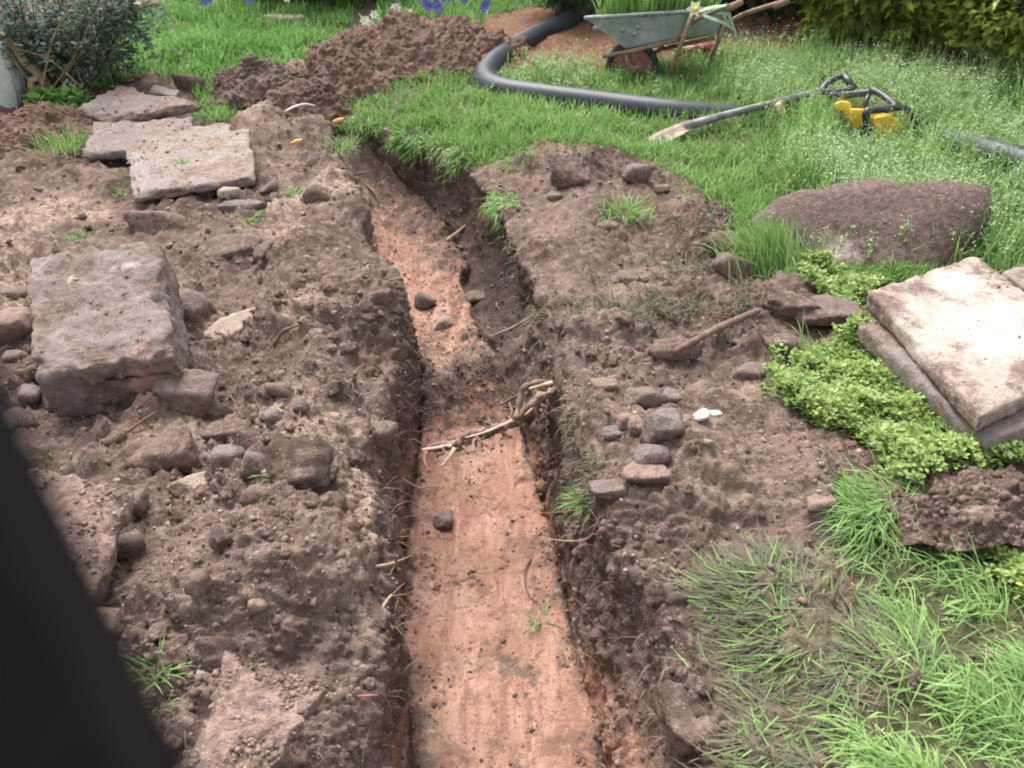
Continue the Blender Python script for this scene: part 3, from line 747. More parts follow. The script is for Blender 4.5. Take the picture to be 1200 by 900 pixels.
# loose crumbs of earth and grit on all bare soil
gxv = np.gradient(Vd, axis=1); gyv = np.gradient(Vd, axis=0)
AREA = np.linalg.norm(np.cross(gxv, gyv), axis=2).ravel()
gxv, gyv = gxv.reshape(-1, 3), gyv.reshape(-1, 3)
PX_D = np.sqrt(GV[:, 0] ** 2 + GV[:, 1] ** 2 + (GV[:, 2] - CAM_H) ** 2)
INVIEW = (np.abs(GV[:, 0]) < .58 * (GV[:, 1] * CP + (CAM_H - GV[:, 2]) * SP) + .30) & (GV[:, 1] > .75) & (GV[:, 1] < 8.6)
def scatter(n, weight, jitter=1.0):
    p = weight * AREA * INVIEW; p = p / p.sum()
    i = rng.choice(len(p), n, p=p)
    return i, GV[i] + gxv[i] * rng.uniform(-.5, .5, (n, 1)) * jitter + gyv[i] * rng.uniform(-.5, .5, (n, 1)) * jitter

def crumbs(name, n, weight, rmin, rmax, mat, power=2.2, lift=.3, sub=1, flat=.75):
    u, f = ico(sub)
    i, pos = scatter(n, weight)
    s = rmin * (rmax / rmin) ** (rng.random(n) ** power)
    V_ = np.empty((n, len(u), 3), np.float32)
    bank = []
    for b_ in range(24):
        r = np.random.default_rng(b_ + 300)
        a = u * (1 + (r.uniform(-.46, .46, (len(u), 1)) if sub < 3 else (.45 * noise(u + b_ * 5.1, 1.3, 3) + .25 * noise(u + b_ * 3.7, 3.2, 4) + .10 * noise(u + b_, 8, 5))[:, None])) * r.uniform(.6, 1.2, 3)
        bank.append(a)
    bank = np.array(bank)[rng.integers(0, 24, n)]
    th = rng.uniform(0, 6.28, n); c_, s_ = np.cos(th), np.sin(th)
    x = bank[:, :, 0] * c_[:, None] - bank[:, :, 1] * s_[:, None]; y = bank[:, :, 0] * s_[:, None] + bank[:, :, 1] * c_[:, None]
    V_ = np.stack([x, y, bank[:, :, 2] * flat], 2) * s[:, None, None] + (pos + GN[i] * (s * lift)[:, None])[:, None, :]
    F_ = (f[None] + (np.arange(n) * len(u))[:, None, None]).reshape(-1, 3)
    me = np_mesh(name, V_.reshape(-1, 3), [F_], dict(tint=np.repeat(np.clip(rng.normal(.5, .28, n), 0, 1), len(u))))
    o = link(name, me, M[mat], smooth=sub > 2); return o
M['crumb_red'] = mat_crumb('crumbs of earth and clay', (0.085, 0.053, 0.043), (0.19, 0.115, 0.088), (0.36, 0.21, 0.155))
soilw = soilm * onland
rough_w = soilw * (.35 + ss(-.1, .4, noise(GV, 2.2, 71)))
dens = 1 / np.maximum(PX_D, 1.0) ** 1.6
o = crumbs('soil_crumbs', 30000, (rough_w + .7 * wallm.ravel() * (deep > .1)) * dens, .0016, .0125, 'crumb', 3.4, -.05)
tag(o, 'loose crumbs of brown earth over the banks', 'soil', kind='stuff')
floorw = isf.ravel() * (deep > .08) * (.03 + spill ** 1.5 + 1.0 * (1 - near.ravel()))
o = crumbs('fallen_crumbs', 9000, floorw * dens, .001, .0085, 'crumb_red', 3.6, -.05)
tag(o, 'dark crumbs of earth fallen on the clay trench floor', 'soil', kind='stuff')
o = crumbs('soil_crumbs', 2500, (onland * ss(.3, .6, m_lawn) * (GV[:, 1] < 2.3)) + 1e-9, .0015, .010, 'crumb', 3.0, 0.0)
tag(o, 'crumbs of earth among the near grass', 'soil', kind='stuff')
o = crumbs('grit', 3000, rough_w * dens, .0018, .0055, 'stone_pale', 2.0)
tag(o, 'fine pale grit and gravel in the turned soil', 'grit', kind='stuff')
o = crumbs('clods', 420, rough_w * dens * (1 + .8 * (R2 == 0).ravel()), .012, .034, 'soil', 2.2, -.15, 3, .8)
tag(o, 'fist sized clods of earth strewn on the banks', 'soil', kind='stuff')
# ------------------------------------------------------------------ grass and ground plants
def blades(name, base, h, w, lean, az, tint, mat, curl=1.0, roll=None):
    """bent three-segment grass blades, one mesh"""
    n = len(base)
    dx, dy = np.cos(az), np.sin(az)
    ts = np.array([0, .38, .72, 1.0])
    rows = []
    wa = az + math.pi / 2 + (rng.uniform(-.8, .8, n) if roll is None else roll)
    for t in ts:
        ang = lean * (.35 + .65 * curl * t)
        hor = h * t * np.sin(ang); ver = h * t * np.cos(ang)
        rows.append(base + np.stack([dx * hor, dy * hor, ver], 1))
    ww = np.array([.8, 1.0, .7])
    vs_ = []
    for k_ in range(3):
        off = np.stack([np.cos(wa), np.sin(wa), np.zeros(n)], 1) * (w * .5 * ww[k_])[:, None]
        vs_ += [rows[k_] - off, rows[k_] + off]
    vs_.append(rows[3])
    V_ = np.stack(vs_, 1).reshape(-1, 3)
    o = np.arange(n)[:, None] * 7
    quads = np.concatenate([o + np.array([0, 1, 3, 2])[None], o + np.array([2, 3, 5, 4])[None]])
    tris = o + np.array([4, 5, 6])[None]
    me = np_mesh(name, V_, [quads, tris], dict(tint=np.repeat(tint, 7)))
    return link(name, me, M[mat])

M['grass'] = mat_leaf('fresh grass', (0.135, 0.265, 0.060), (0.34, 0.51, 0.18), (0.50, 0.50, 0.26), .5, .4, 2.5)
M['grass_near'] = mat_leaf('thin near grass', (0.14, 0.255, 0.075), (0.35, 0.53, 0.165), (0.52, 0.48, 0.25), .5, .35, 5)
M['grass_far'] = mat_leaf('lawn grass', (0.12, 0.265, 0.060), (0.30, 0.50, 0.16), (0.44, 0.50, 0.21), .5, .4, 1.6)
M['grass_mud'] = mat_leaf('muddy trodden grass', (0.095, 0.088, 0.055), (0.20, 0.205, 0.12), (0.33, 0.28, 0.17), .7, .25, 8)
M['cover'] = mat_leaf('yellow green leaves', (0.19, 0.29, 0.07), (0.41, 0.53, 0.18), (0.55, 0.50, 0.14), .45, .4, 9)
M['weed'] = mat_leaf('pale weed stems', (0.18, 0.30, 0.085), (0.35, 0.48, 0.18), None, .5, .4, 5)
M['petal'] = mat_leaf('white petals', (0.50, 0.60, 0.42), (0.76, 0.80, 0.68), None, .6, .35, 5)

def grass(name, label, n, weight, hmin, hmax, width, lean, mat='grass', prefer=None, tint=None, clump=True, curl=1.0):
    wgt = weight
    if clump: wgt = wgt * (.25 + ss(-.35, .45, noise(GV, 7, 81)) * (.5 + ss(-.4, .3, noise(GV, 1.9, 82))))
    i, pos = scatter(n, wgt)
    hh = (hmin + (hmax - hmin) * rng.random(n)) * (.75 + .5 * ss(-.5, .5, noise(pos, 2.4, 83)))
    az = rng.uniform(0, 6.283, n) if prefer is None else prefer + rng.normal(0, .8, n) + 1.4 * noise(pos, 4, 84)
    ln = np.abs(rng.normal(lean, .35, n))
    tt = np.clip(rng.random(n) * .75 + .3 * noise(pos, 1.4, 85), 0, 1) if tint is None else np.clip(tint + rng.normal(0, .25, n), 0, 1)
    pos = pos - np.array([0, 0, .006])[None]
    o = blades(name, pos, hh, width * (.6 + .8 * rng.random(n)), ln, az, tt, mat, curl)
    if label: tag(o, label, 'grass', kind='stuff')
    return o
mR, mL, mN, mT = mask(LAWN_R) * onland, mask(LAWN_L) * onland, mask(LAWN_N, .04) * onland, mask(TRAMPLED, .05) * onland
far_d = 1 / np.maximum(PX_D, 1.0) ** 1.0
pipe_gap = 1 - .0 * mR
grass('lawn_grass', 'bright green lawn grass right of the trench', 62000, mR * far_d * (1 - .35 * ss(.25, .55, noise(GV, 3.1, 86))), .025, .085, .0050, .55)
grass('far_lawn_grass', 'green lawn beyond the left slabs and heaps', 34000, (mL * (PX_D < 9.5)) * far_d, .04, .10, .0085, .5, 'grass_far')
grass('near_grass', 'long fresh grass lying over at the bottom right', 4800, mN * far_d * (.06 + ss(-.15, .4, noise(GV, 5.5, 79))), .04, .14, .0038, 1.5, 'grass_near', prefer=2.7)
grass('trodden_grass', 'flattened muddy grass at the bottom right', 4600, mT * far_d, .04, .11, .0038, 4.25, 'grass_mud', prefer=2.4, curl=0)
grass('trodden_grass', 'green blades left among the trodden grass', 1200, mT * far_d, .04, .10, .0042, 4.1, 'grass', prefer=2.6, curl=0)
grass('stray_grass', 'dull short grass half buried on the right bank', 2600, ((R2 == 4).ravel() * soilm * (bump2(GV[:, 0], GV[:, 1], P(790, 380).x, P(790, 380).y, .35, .22) + .9 * bump2(GV[:, 0], GV[:, 1], P(830, 300).x, P(830, 300).y, .22, .14))
       * ss(-.1, .3, noise(GV, 6, 87)) + 1e-9), .02, .06, .0035, 1.1, 'grass_mud')
grass('stray_grass', 'green grass along the broken edge of the right lawn', 2200, ((R2 == 4).ravel() * np.exp(-((sdist(GV, LAWN_R) + .02) / .07) ** 2) * ss(-.2, .3, noise(GV, 5, 88)) + 1e-9), .03, .09, .0042, .9)
# turf hanging over the trench wall
hang = ((R2 == 3) | ((R2 == 4) & (D < .07))).ravel() * (GV[:, 1] > 3.55) * (GV[:, 1] < 4.75) * (W2.ravel() < .35) * ss(-.25, .2, noise(GV, 4, 89))
grass('hanging_turf', 'grass and turf hanging over the far right trench edge', 1500, hang + 1e-9, .03, .09, .0042, 1.75, 'grass', prefer=3.6)
hang = ((R2 == 3) | ((R2 == 4) & (D < .05))).ravel() * (W2.ravel() < .4) * (bump2(0 * GV[:, 0], GV[:, 1], 0, 3.05, 1, .25) + .8 * bump2(0 * GV[:, 0], GV[:, 1], 0, 1.95, 1, .14)) * ss(-.2, .2, noise(GV, 6, 90))
grass('hanging_turf', 'dull roots and grass hanging in the right trench wall', 420, hang + 1e-9, .03, .08, .003, 2.0, 'grass_mud', prefer=3.4)

def tuft(label, px, py, n, h, spread, lean=.7, mat='grass', width=.004, prefer=None, at=None, tint=None):
    p = np.array(at or hit(px, py)); b_ = np.stack([rng.normal(0, spread, n), rng.normal(0, spread * .8, n), np.full(n, -.008)], 1)
    az = np.arctan2(b_[:, 1], b_[:, 0]) + rng.normal(0, .7, n) if prefer is None else prefer + rng.normal(0, .55, n)
    o = blades('grass_tuft', b_, h * (.5 + .6 * rng.random(n)), np.full(n, width), np.abs(rng.normal(lean, .3, n)), az, rng.random(n) * (.8 if tint is None else tint), mat)
    o.location = p; tag(o, label, 'grass tuft', 'tufts of grass in the bare soil'); return o
tuft('tall vivid green tuft of grass left of the boulder', 905, 318, 700, .21, .060, .55, prefer=2.3, width=.0055)
tuft('tuft of long pale grass alone on the right bank', 732, 252, 150, .11, .040, 1.0)
tuft('drab tuft of grass on the right bank above the rounded stone', 800, 315, 130, .07, .06, 1.1, 'grass_mud')
tuft('small green tuft on the rim beside the thin flat stone', 690, 590, 70, .08, .022, 1.2, prefer=3.6)
tuft('tuft of green blades by the left slabs in front of the red earth', 78, 172, 240, .10, .07, .6)
tuft('green tuft between the left slabs and the small dark heap', 255, 140, 160, .10, .05, .6)
tuft('small tuft growing on the front slab of the left stack', 216, 190, 24, .05, .008, .8, at=tuple(P(216, 190, .118)))
tuft('green tuft left of the round clod', 345, 228, 46, .05, .02, .8)
tuft('grass at the foot of the thin slate edge', 292, 256, 60, .06, .03, 1.0)
tuft('green tuft behind the big block', 95, 280, 50, .05, .025, .8)
tuft('tuft below the corner of the front slab', 145, 222, 50, .05, .03, .9)
tuft('green tuft near the dark post at the bottom left', 183, 790, 46, .075, .014, .9)
tuft('low yellowish tuft just below the green tuft by the post', 190, 825, 40, .035, .014, 1.1, tint=1.0)
tuft('few green blades on the upturned turf lump', 330, 572, 36, .055, .025, 1.0, at=tuple(P(330, 560, .15)))
tuft('green tuft on the trench rim at the far left bend', 395, 175, 140, .09, .05, .9)
tuft('blades of grass dropped on the trench floor', 636, 727, 18, .07, .012, 1.35)
tuft('small green sprout on loose earth left of the sloping slab', 52, 530, 12, .03, .006, .9, width=.007)
tuft('tuft with long blades at the lawn corner by the soil heap', 430, 150, 160, .10, .06, .8)

# leafy ground cover
def leaf_cloud(name, pos, nl, size, mat, up=.5, tint=None, spread=.5):
    """rosettes of small oval leaves: each leaf a folded six-sided blade"""
    n = len(pos); m = n * nl
    base = np.repeat(pos, nl, 0); az = rng.uniform(0, 6.283, m); el = rng.normal(up, .35, m)
    L = size * (.6 + .7 * rng.random(m)); Wd = L * rng.uniform(.45, .7, m)
    d = np.stack([np.cos(az) * np.cos(el), np.sin(az) * np.cos(el), np.sin(el)], 1)
    s_ = np.stack([-np.sin(az), np.cos(az), rng.normal(0, .25, m)], 1)
    nz = np.cross(d, s_)
    base = base + d * (L * spread * .3)[:, None]
    pts_ = [base, base + d * (L * .35)[:, None] + s_ * (Wd * .5)[:, None] + nz * (L * .06)[:, None], base + d * (L * .75)[:, None] + s_ * (Wd * .40)[:, None] + nz * (L * .03)[:, None],
            base + d * L[:, None] - nz * (L * .05)[:, None], base + d * (L * .75)[:, None] - s_ * (Wd * .40)[:, None] + nz * (L * .03)[:, None], base + d * (L * .35)[:, None] - s_ * (Wd * .5)[:, None] + nz * (L * .06)[:, None]]
    V_ = np.stack(pts_, 1).reshape(-1, 3); o = np.arange(m)[:, None] * 6
    q = np.concatenate([o + np.array([0, 1, 2, 3])[None], o + np.array([0, 3, 4, 5])[None]])
    t_ = rng.random(m) * .8 if tint is None else np.clip(np.repeat(tint, nl) + rng.normal(0, .15, m), 0, 1)
    return np_mesh(name, V_, [q], dict(tint=np.repeat(t_, 6)))
cm0 = mask(COVER[0], .04) * onland; cm1 = mask(COVER[1], .03) * onland; cm2 = mask(COVER[2], .03) * onland
for wt, n, hh, lb in ((cm0, 8500, .055, 'low yellow green leafy weeds in front of the right slabs'), (cm1, 1200, .04, 'patch of leafy weeds at the lower right edge'), (cm2, 1300, .06, 'leafy weeds growing between boulder and propped slate')):
    i, pos = scatter(n, wt * (.2 + ss(-.3, .4, noise(GV, 8, 91))))
    up = hh * (.25 + .75 * rng.random(n)) * (.5 + .8 * ss(-.4, .4, noise(pos, 6, 92)))
    pos = pos + np.stack([rng.normal(0, .004, n), rng.normal(0, .004, n), up], 1)
    me = leaf_cloud('ground_cover', pos, 5, .0145, 'cover', .35, tint=np.clip(.42 + .35 * noise(pos, 7, 93) + .3 * (noise(pos, 11, 94) > .5), 0, 1))
    tag(link('ground_cover', me, M['cover'], smooth=False), lb, 'weeds', kind='stuff')
i, pos = scatter(500, cm0 * ss(.0, .3, noise(GV, 5, 95)))
blades('grass_in_cover', pos, rng.uniform(.05, .13, 500), np.full(500, .004), np.abs(rng.normal(.9, .3, 500)), 2.5 + rng.normal(0, .7, 500), rng.random(500) * .6, 'grass')
tag(bpy.context.scene.objects['grass_in_cover'], 'grass blades among the leafy weeds', 'grass', kind='stuff')

# flowering weeds: thin stems, tiny white flowers
def weeds(name, label, n, weight, hmin, hmax, fl=12):
    i, pos = scatter(n, weight)
    ns = 4; m = n * ns
    base = np.repeat(pos, ns, 0); hh = np.repeat(rng.uniform(hmin, hmax, n) * (.8 + .35 * noise(pos, 2.2, 96)), ns) * rng.uniform(.6, 1.05, m)
    az = rng.uniform(0, 6.283, m); ln = np.abs(rng.normal(.32, .2, m))
    st = blades(name, base, hh, np.full(m, .0035), ln, az, rng.random(m), 'weed')
    tag(st, label, 'weeds', kind='stuff')
    # leaflets up the stems and flowers near the tips
    tip = lambda t: base + np.stack([np.cos(az) * np.sin(ln * (.35 + .65 * t)) * hh * t, np.sin(az) * np.sin(ln * (.35 + .65 * t)) * hh * t, np.cos(ln * (.35 + .65 * t)) * hh * t], 1)
    lp = np.concatenate([tip(rng.uniform(.1, .9, m)) for _ in range(2)])
    tag(link('weed_leaves', leaf_cloud('weed_leaves', lp, 2, .014, 'weed', .5), M['weed'], smooth=False), 'narrow leaves of ' + label, 'weeds', kind='stuff')
    fp = np.concatenate([tip(rng.uniform(.72, 1.04, m)) + rng.normal(0, .009, (m, 3)) for _ in range(fl // 4)])
    tag(link('weed_flowers', leaf_cloud('weed_flowers', fp, 2, .0047, 'petal', .3), M['petal'], smooth=False), 'tiny white flowers of ' + label, 'flowers', kind='stuff')
def blob(px, py, rx, ry):
    p = P(px, py); return bump2(GV[:, 0], GV[:, 1], p.x, p.y, rx, ry)
rw = mR * (ss(1.0, 1.45, GV[:, 0] + .12 * noise(GV, 3, 97))) * ss(2.9, 3.1, GV[:, 1])
weeds('flowering_weeds', 'tall white flowering weeds around the yellow saw', 2500, rw * far_d * (.25 + ss(-.3, .3, noise(GV, 2.5, 98))) * (1 - .96 * np.minimum(1, 1.8 * blob(1025, 192, .24, .19))) * (1 - .75 * ss(4.75, 5.2, GV[:, 1])) * (1 - .9 * blob(1175, 212, .14, .10)) * (1 - .85 * np.minimum(1, 1.5 * blob(1030, 325, .42, .16))), .15, .34, 12)
weeds('sparse_weeds', 'thin white flowering weeds between pipe and wheelbarrow', 230, (blob(690, 100, .5, .25) + blob(640, 112, .3, .12) + 1.0 * blob(860, 85, .5, .2) + .4 * blob(740, 125, .5, .1)) * onland * (GV[:, 1] > 4.7), .08, .16)
grass('stray_grass', 'ragged grass along the bark mulch by the wheelbarrow', 1500, (blob(700, 102, .4, .2) + blob(880, 84, .6, .25) + .5 * blob(610, 92, .2, .2)) * onland, .04, .10, .005, .6)

grass('weed_grass', 'tall soft grass among the flowering weeds', 9000, rw * far_d * (1 - .7 * np.minimum(1, 1.5 * blob(1030, 325, .42, .16))) * (1 - .96 * np.minimum(1, 1.8 * blob(1025, 192, .24, .19))), .07, .20, .0052, .45)

grass('near_grass', 'thin straw and short blades between the near grass', 2600, mN * far_d, .02, .08, .0030, 3.9, 'grass_near', prefer=2.2, curl=.15, tint=.85)
# ------------------------------------------------------------------ things lying about
M['pipe'] = mat_plain('black ribbed plastic', (0.022, 0.026, 0.034), (0.034, 0.039, 0.05), .5, .4, 6, bump=.1)
M['black'] = mat_plain('black plastic', (0.02, 0.021, 0.024), (0.045, 0.046, 0.05), .42, .5, 30, bump=.1)
M['rubber'] = mat_plain('black rubber', (0.02, 0.02, 0.02), (0.05, 0.045, 0.04), .8, .3, 30)
M['yellow'] = mat_plain('yellow casing', (0.80, 0.46, 0.035), (0.88, 0.56, 0.07), .4, .5, 14, bump=.05, dirt=(.45, .30, .12), dirt_amt=.25)
M['galv'] = mat_plain('galvanised steel', (0.22, 0.26, 0.27), (0.36, 0.40, 0.41), .5, .5, 12, metal=.35, dirt=(.16, .13, .11), dirt_amt=.35)
M['rust'] = mat_plain('rusty red steel', (0.16, 0.055, 0.045), (0.24, 0.11, 0.09), .75, .3, 25, dirt=(.2, .14, .11), dirt_amt=.4)
M['frame'] = mat_plain('rusty brown tube', (0.17, 0.115, 0.075), (0.27, 0.19, 0.12), .7, .3, 30, dirt=(.12, .06, .035), dirt_amt=.5)
M['wood'] = mat_plain('weathered wood', (0.30, 0.215, 0.16), (0.46, 0.36, 0.28), .8, .25, 18, dirt=(.16, .11, .085), dirt_amt=.45)
M['wood_pale'] = mat_plain('pale wood', (0.50, 0.36, 0.24), (0.64, 0.49, 0.34), .75, .3, 18, dirt=(.25, .17, .11), dirt_amt=.3)
M['shaft'] = mat_plain('grey painted shaft', (0.10, 0.10, 0.105), (0.22, 0.21, 0.21), .5, .4, 22, dirt=(.24, .19, .16), dirt_amt=.5)
M['bristle'] = mat_plain('dark red bristles', (0.13, 0.018, 0.02), (0.24, 0.045, 0.045), .6, .3, 30)
M['root'] = mat_plain('brown root bark', (0.135, 0.085, 0.065), (0.24, 0.165, 0.13), .85, .2, 45, bump=.5, dirt=(.10, .06, .05), dirt_amt=.5)
M['root_pale'] = mat_plain('torn root wood', (0.36, 0.25, 0.18), (0.54, 0.41, 0.31), .8, .25, 60, dirt=(.22, .12, .085), dirt_amt=.55)
M['root_red'] = mat_plain('red inner bark', (0.26, 0.085, 0.07), (0.38, 0.19, 0.15), .8, .25, 40)
M['root_bark'] = mat_plain('peeling root bark', (0.22, 0.14, 0.105), (0.36, 0.26, 0.20), .85, .2, 60, bump=.6, dirt=(.12, .07, .055), dirt_amt=.6)
M['bark'] = mat_plain('pale twisted bark', (0.24, 0.17, 0.10), (0.40, 0.30, 0.19), .85, .2, 16, bump=.5)
M['bark_dark'] = mat_plain('dark bark', (0.05, 0.04, 0.038), (0.11, 0.09, 0.08), .85, .2, 20, bump=.5)
M['render'] = mat_plain('pale mossy render', (0.42, 0.47, 0.42), (0.58, 0.61, 0.56), .9, .2, 7, bump=.3, dirt=(.22, .25, .17), dirt_amt=.4)
M['post'] = mat_plain('dark stained timber', (0.006, 0.007, 0.011), (0.018, 0.015, 0.017), .75, .08, 9, bump=.2)

# black drain pipe
pts_ = [P(700, -6, .10), P(664, 26, .08), P(634, 40, .075), P(600, 58, .075), P(577, 76, .075), P(568, 92, .075), P(584, 104, .075), P(630, 112, .08), P(700, 121, .08), P(790, 132, .08), P(870, 139, .05), P(960, 148, .02), P(1060, 158, .01), P(1130, 172, .10), P(1200, 192, .14), P(1290, 222, .14), P(1420, 262, .12), P(1560, 300, .08)]
path = smooth_path(pts_, 40)
dense = [path[0]]
for a_, b_ in zip(path[:-1], path[1:]):
    st = max(1, int((b_ - a_).length / .0055))
    for j in range(1, st + 1): dense.append(a_.lerp(b_, j / st))
rad = [.063 + (.0011 if (k_ % 2) else -.0008) for k_ in range(len(dense))]
o = MB().tube(dense, rad, 18).build('drain_pipe', M['pipe'])
tag(o, 'long black ribbed drain pipe bent round on the lawn', 'pipe')

# wheelbarrow, tipped a little away from the viewer
root = empty('wheelbarrow', (P(775, 100).x, 5.2, 0)); OFF = root.location.copy()
def loc(p): return Vector(p) - OFF
Fn, Rn = PP(686, 21, 5.22), PP(804, 14, 5.10)
Rf = PP(852, 17, 5.44); Ff = Fn + (Rf - Rn)
Bfn, Brn = PP(733, 57, 5.20), PP(795, 44, 5.14); Brf = PP(838, 40, 5.36); Bff = Bfn + (Brf - Brn)
mb = MB(); th = .006
def sheet(mb, a, b, c, d, n=10, t=.006):
    a, b, c, d = map(loc, (a, b, c, d)); nr_ = (b - a).cross(d - a).normalized() * t
    mb.add([a, b, c, d, a + nr_, b + nr_, c + nr_, d + nr_], [(0, 3, 2, 1), (4, 5, 6, 7), (0, 1, 5, 4), (1, 2, 6, 5), (2, 3, 7, 6), (3, 0, 4, 7)])
tr = MB()
sheet(tr, Fn, Rn, Brn, Bfn); sheet(tr, Rn, Rf, Brf, Brn); sheet(tr, Rf, Ff, Bff, Brf); sheet(tr, Ff, Fn, Bfn, Bff); sheet(tr, Bfn, Brn, Brf, Bff)
tray = tr.build('tray', M['galv'], root, smooth=False)
MB().tube([loc(x) for x in (Fn, Rn, Rf, Ff, Fn)], .011, 8).build('rim', M['galv'], tray)
for (a_, b_) in ((.25, .45), (.35, .62), (.45, .40)):
    p = Fn.lerp(Rn, a_).lerp(Bfn.lerp(Brn, a_), b_)
    nr_ = (Rn - Fn).cross(Bfn - Fn).normalized()
    MB().tube([loc(p - nr_ * .008), loc(p + nr_ * .010)], .012, 10).build('rivet', M['galv'], tray)
hd = (Fn - Rn); hd.z = 0; hd.normalize(); lat = Vector((-hd.y, hd.x, 0)) if (Rf - Rn).dot(Vector((-hd.y, hd.x, 0))) > 0 else Vector((hd.y, -hd.x, 0))
wc = PP(738, 86, 5.12) + lat * .10
ring = [loc(wc + (hd * math.cos(t) + Vector((0, 0, 1)) * math.sin(t)) * .125) for t in np.linspace(0, 2 * math.pi, 33)]
wh = MB().tube([loc(wc - lat * .018), loc(wc + lat * .018)], .112, 28).build('wheel', M['rust'], root)
MB().tube(ring, .022, 10, cap=False).build('tyre', M['rubber'], wh)
MB().tube([loc(wc - lat * .05), loc(wc + lat * .05)], .022, 14).build('hub', M['frame'], wh)
for sgn, A1 in ((-1, Bfn), (1, Bff)):
    MB().tube([loc(wc + lat * .055 * sgn), loc(A1 + Vector((0, 0, -.015)))], .012, 8).build('wheel_fork', M['frame'], root)
MB().tube([loc(PP(706, 66, 5.16)), loc(PP(735, 61, 5.16)), loc(PP(798, 46, 5.12))], .012, 8).build('frame_rail', M['frame'], root)
MB().tube([loc(Bff + Vector((0, 0, -.02))), loc(Brf + Vector((0, 0, -.02)))], .012, 8).build('frame_rail', M['frame'], root)
for a_, b_, nm in ((PP(797, 44, 5.12), PP(869, 2, 4.92), 'handle'), (PP(843, 40, 5.36), PP(924, 0, 5.15), 'handle')):
    m_ = a_.lerp(b_, .28) + Vector((0, 0, .045))
    h_ = MB().tube(smooth_path([loc(a_), loc(m_), loc(b_)], 6), .0125, 10).build('handle', M['frame'], root)
    MB().tube([loc(b_.lerp(a_, .20)), loc(b_)], .017, 10).build('grip', M['frame'], h_)
MB().tube([loc(PP(810, 20, 5.07)), loc(PP(779, 103, 5.12))], .0125, 8).build('leg', M['frame'], root)
MB().tube([loc(PP(850, 28, 5.33)), loc(PP(822, 98, 5.40))], .0125, 8).build('leg', M['frame'], root)
tag(root, 'old galvanised wheelbarrow with rusty red wheel under the conifers', 'wheelbarrow')
# greenery heaped in it
n = 900
a_, b_ = rng.random(n), rng.random(n)
bp = np.array([(Fn.lerp(Rn, u_)).lerp(Ff.lerp(Rf, u_), v_)[:] for u_, v_ in zip(.08 + .84 * a_, .06 + .9 * b_)]) + np.array([0, 0, .0])
o = blades('pulled_grass', bp, rng.uniform(.12, .30, n), np.full(n, .0085), np.abs(rng.normal(.35, .25, n)), rng.uniform(0, 6.28, n), rng.random(n) * .7, 'grass')
tag(o, 'pulled up grass and turf heaped in the wheelbarrow', 'grass', kind='stuff')
mb = MB(); n = 40
g = np.linspace(0, 1, n)
vv = []
for i_ in g:
    for j_ in g:
        p = Fn.lerp(Rn, .03 + .94 * i_).lerp(Ff.lerp(Rf, .03 + .94 * i_), .03 + .94 * j_)
        vv.append((p.x, p.y, p.z - .035 + .05 * math.sin(i_ * 3.14) * math.sin(j_ * 3.14) + random.uniform(-.008, .008)))
mb.add(vv, [(i_ * n + j_, i_ * n + j_ + 1, (i_ + 1) * n + j_ + 1, (i_ + 1) * n + j_) for i_ in range(n - 1) for j_ in range(n - 1)])
tag(mb.build('barrow_load', M['soil']), 'soil and turf filling the wheelbarrow tray', 'soil')

# daffodil lying over the wheelbarrow handle
M['daff_leaf'] = mat_plain('blue green leaf', (0.16, 0.27, 0.16), (0.28, 0.40, 0.25), .5, .4, 12)
M['cream'] = mat_plain('cream petals', (0.80, 0.78, 0.62), (0.86, 0.85, 0.74), .6, .3, 30)
M['trumpet'] = mat_plain('yellow trumpet', (0.80, 0.62, 0.12), (0.85, 0.72, 0.25), .6, .3, 30)
df = empty('daffodil', PP(815, 14, 5.0)); OFD = df.location.copy()
def ribbon(mb, pts, w, up=Vector((0, -.6, 1))):
    pts = smooth_path(pts, 6); vv = []
    for k_, p in enumerate(pts):
        t = (pts[min(k_ + 1, len(pts) - 1)] - pts[max(k_ - 1, 0)]).normalized(); s_ = t.cross(up).normalized() * w * .5 * (1 - .85 * (k_ / (len(pts) - 1)) ** 3)
        vv += [p - s_, p + up.normalized() * w * .08, p + s_]
    ff = []
    for k_ in range(len(pts) - 1):
        a = 3 * k_; ff += [(a, a + 1, a + 4, a + 3), (a + 1, a + 2, a + 5, a + 4)]
    mb.add(vv, ff); return mb
for pl in ([(824, 18), (846, 26), (858, 34)], [(846, 8), (851, 24), (858, 36)], [(850, 4), (858, 28), (866, 49)], [(814, 14), (838, 8), (866, 5)]):
    ribbon(MB(), [PP(x, y, 4.98 - .01 * k_) - OFD for k_, (x, y) in enumerate(pl)], .022).build('leaf', M['daff_leaf'], df)
fc = PP(814, 10, 4.93) - OFD
for k_ in range(6):
    a = k_ * math.pi / 3; d_ = Vector((math.cos(a), -.15, math.sin(a)))
    s_ = Vector((-math.sin(a), 0, math.cos(a)))
    MB().add([fc, fc + d_ * .022 + s_ * .013, fc + d_ * .045, fc + d_ * .022 - s_ * .013, fc + d_ * .022 + Vector((0, .006, 0))], [(0, 1, 4), (1, 2, 4), (2, 3, 4), (3, 0, 4)]).build('petal', M['cream'], df)
MB().tube([fc, fc + Vector((0, -.02, .003)), fc + Vector((0, -.032, .004))], [.009, .011, .015], 10).build('trumpet', M['trumpet'], df)
tag(df, 'wilting pale daffodil draped over the wheelbarrow handle', 'flower')

